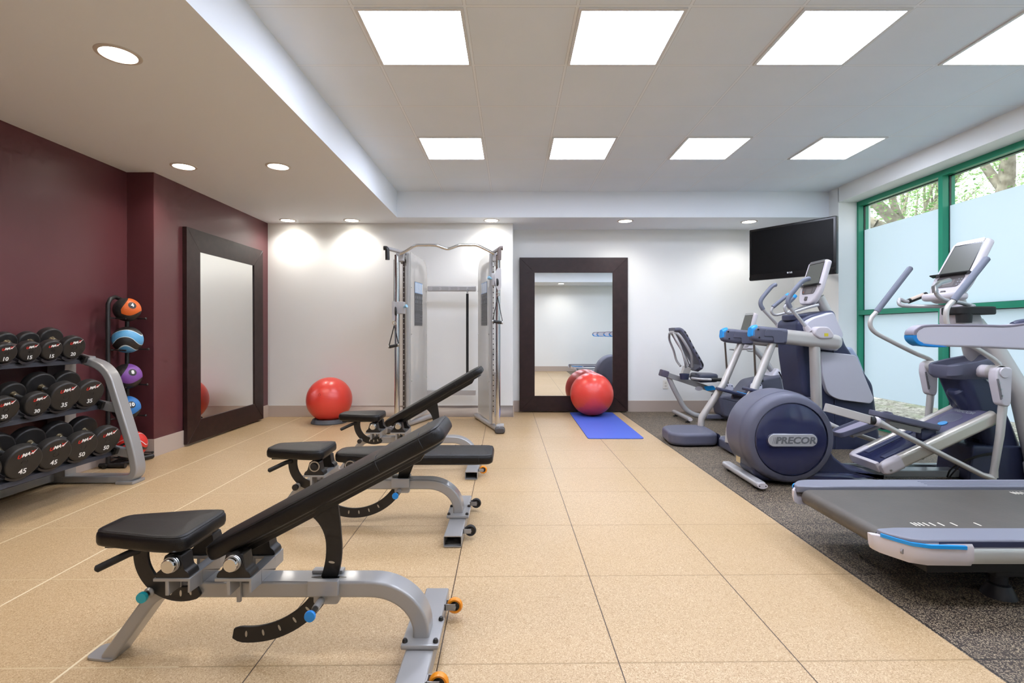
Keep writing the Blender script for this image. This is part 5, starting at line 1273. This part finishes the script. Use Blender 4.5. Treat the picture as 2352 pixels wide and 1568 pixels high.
df = nt.nodes.new('ShaderNodeBsdfDiffuse'); tl = nt.nodes.new('ShaderNodeBsdfTranslucent'); co = objco(nt)
c = mixc(nt, ramp(nt, noise(nt, 3, 2, co), [(.4, 0.0), (.6, 1.0)]), hx('#76A560'), hx('#B9D69C')); nt.links.new(c, df.inputs[0]); nt.links.new(c, tl.inputs[0])
mx = nt.nodes.new('ShaderNodeMixShader'); mx.inputs[0].default_value = .5; nt.links.new(df.outputs[0], mx.inputs[1]); nt.links.new(tl.outputs[0], mx.inputs[2]); nt.links.new(mx.outputs[0], out.inputs[0])
def oak(o, label, sc=1.0, seed=1, trunk_lean=(.3, .2), arms=None):
    random.seed(seed); o = V(o)
    t = thing('oak_tree', label, 'tree', tuple(o)); tips = []
    g = G(); fork = o + V((trunk_lean[0], trunk_lean[1], 2.2)) * sc
    g.tube(spl([o, o + V((.05, .05, 1.0)) * sc, fork], 4), [.30 * sc, .28 * sc, .27 * sc, .26 * sc, .25 * sc, .24 * sc, .23 * sc, .23 * sc, .23 * sc], 12)
    def limb(p, d, L, r, dep):
        pts = [p]; d = V(d).normalized()
        for k in range(4):
            d = (d + V((random.uniform(-.25, .25), random.uniform(-.25, .25), random.uniform(-.10, .22)))).normalized(); pts.append(pts[-1] + d * L / 4)
        sp = spl(pts, 3); g.tube(sp, [r * (1 - .6 * i / (len(sp) - 1)) for i in range(len(sp))], 8)
        for q in sp[3::2]: tips.append((q, r))
        if dep:
            for k in range(3):
                q = pts[2 + min(k, 2)]; dd = (d + V((random.uniform(-.9, .9), random.uniform(-.9, .9), random.uniform(-.3, .7)))).normalized()
                limb(q, dd, L * .62, r * .45, dep - 1)
    for d, L in (arms or (((-.1, 1, .25), 3.6), ((-.3, -1, .35), 3.6), ((.8, .3, .6), 3.0), ((-.7, .5, .55), 2.8), ((.2, -.5, 1), 3.0), ((-.6, -.5, .25), 2.8))):
        limb(fork, d, L * sc, .17 * sc, 2)
    add('trunk', g, bark, t, sharp=70)
    g = G()
    for q, r in tips:
        for k in range(60 if r < .05 * sc else 26):
            c = q + V((random.gauss(0, .22), random.gauss(0, .22), random.gauss(.03, .17))) * sc
            a = V((random.uniform(-1, 1), random.uniform(-1, 1), random.uniform(-.5, .5))).normalized(); b = a.cross(V((random.uniform(-1, 1), random.uniform(-1, 1), random.uniform(-1, 1)))).normalized()
            s_ = random.uniform(.02, .042) * sc
            g.face([g.b.verts.new(c + a * s_ * u + b * s_ * .55 * v) for u, v in ((-1, 0), (0, -1), (1, 0), (0, 1))])
    f = add('foliage', g, leafm, t); f['kind'] = 'stuff'
    return t
oak((8.0, 8.9, -.1), 'big oak tree with thick leaning limbs outside beyond the window mullion', 1.0, 11)
oak((13.0, 18.5, -.1), 'oak tree farther off, behind the nearer one, outside the left window pane', 1.15, 23)
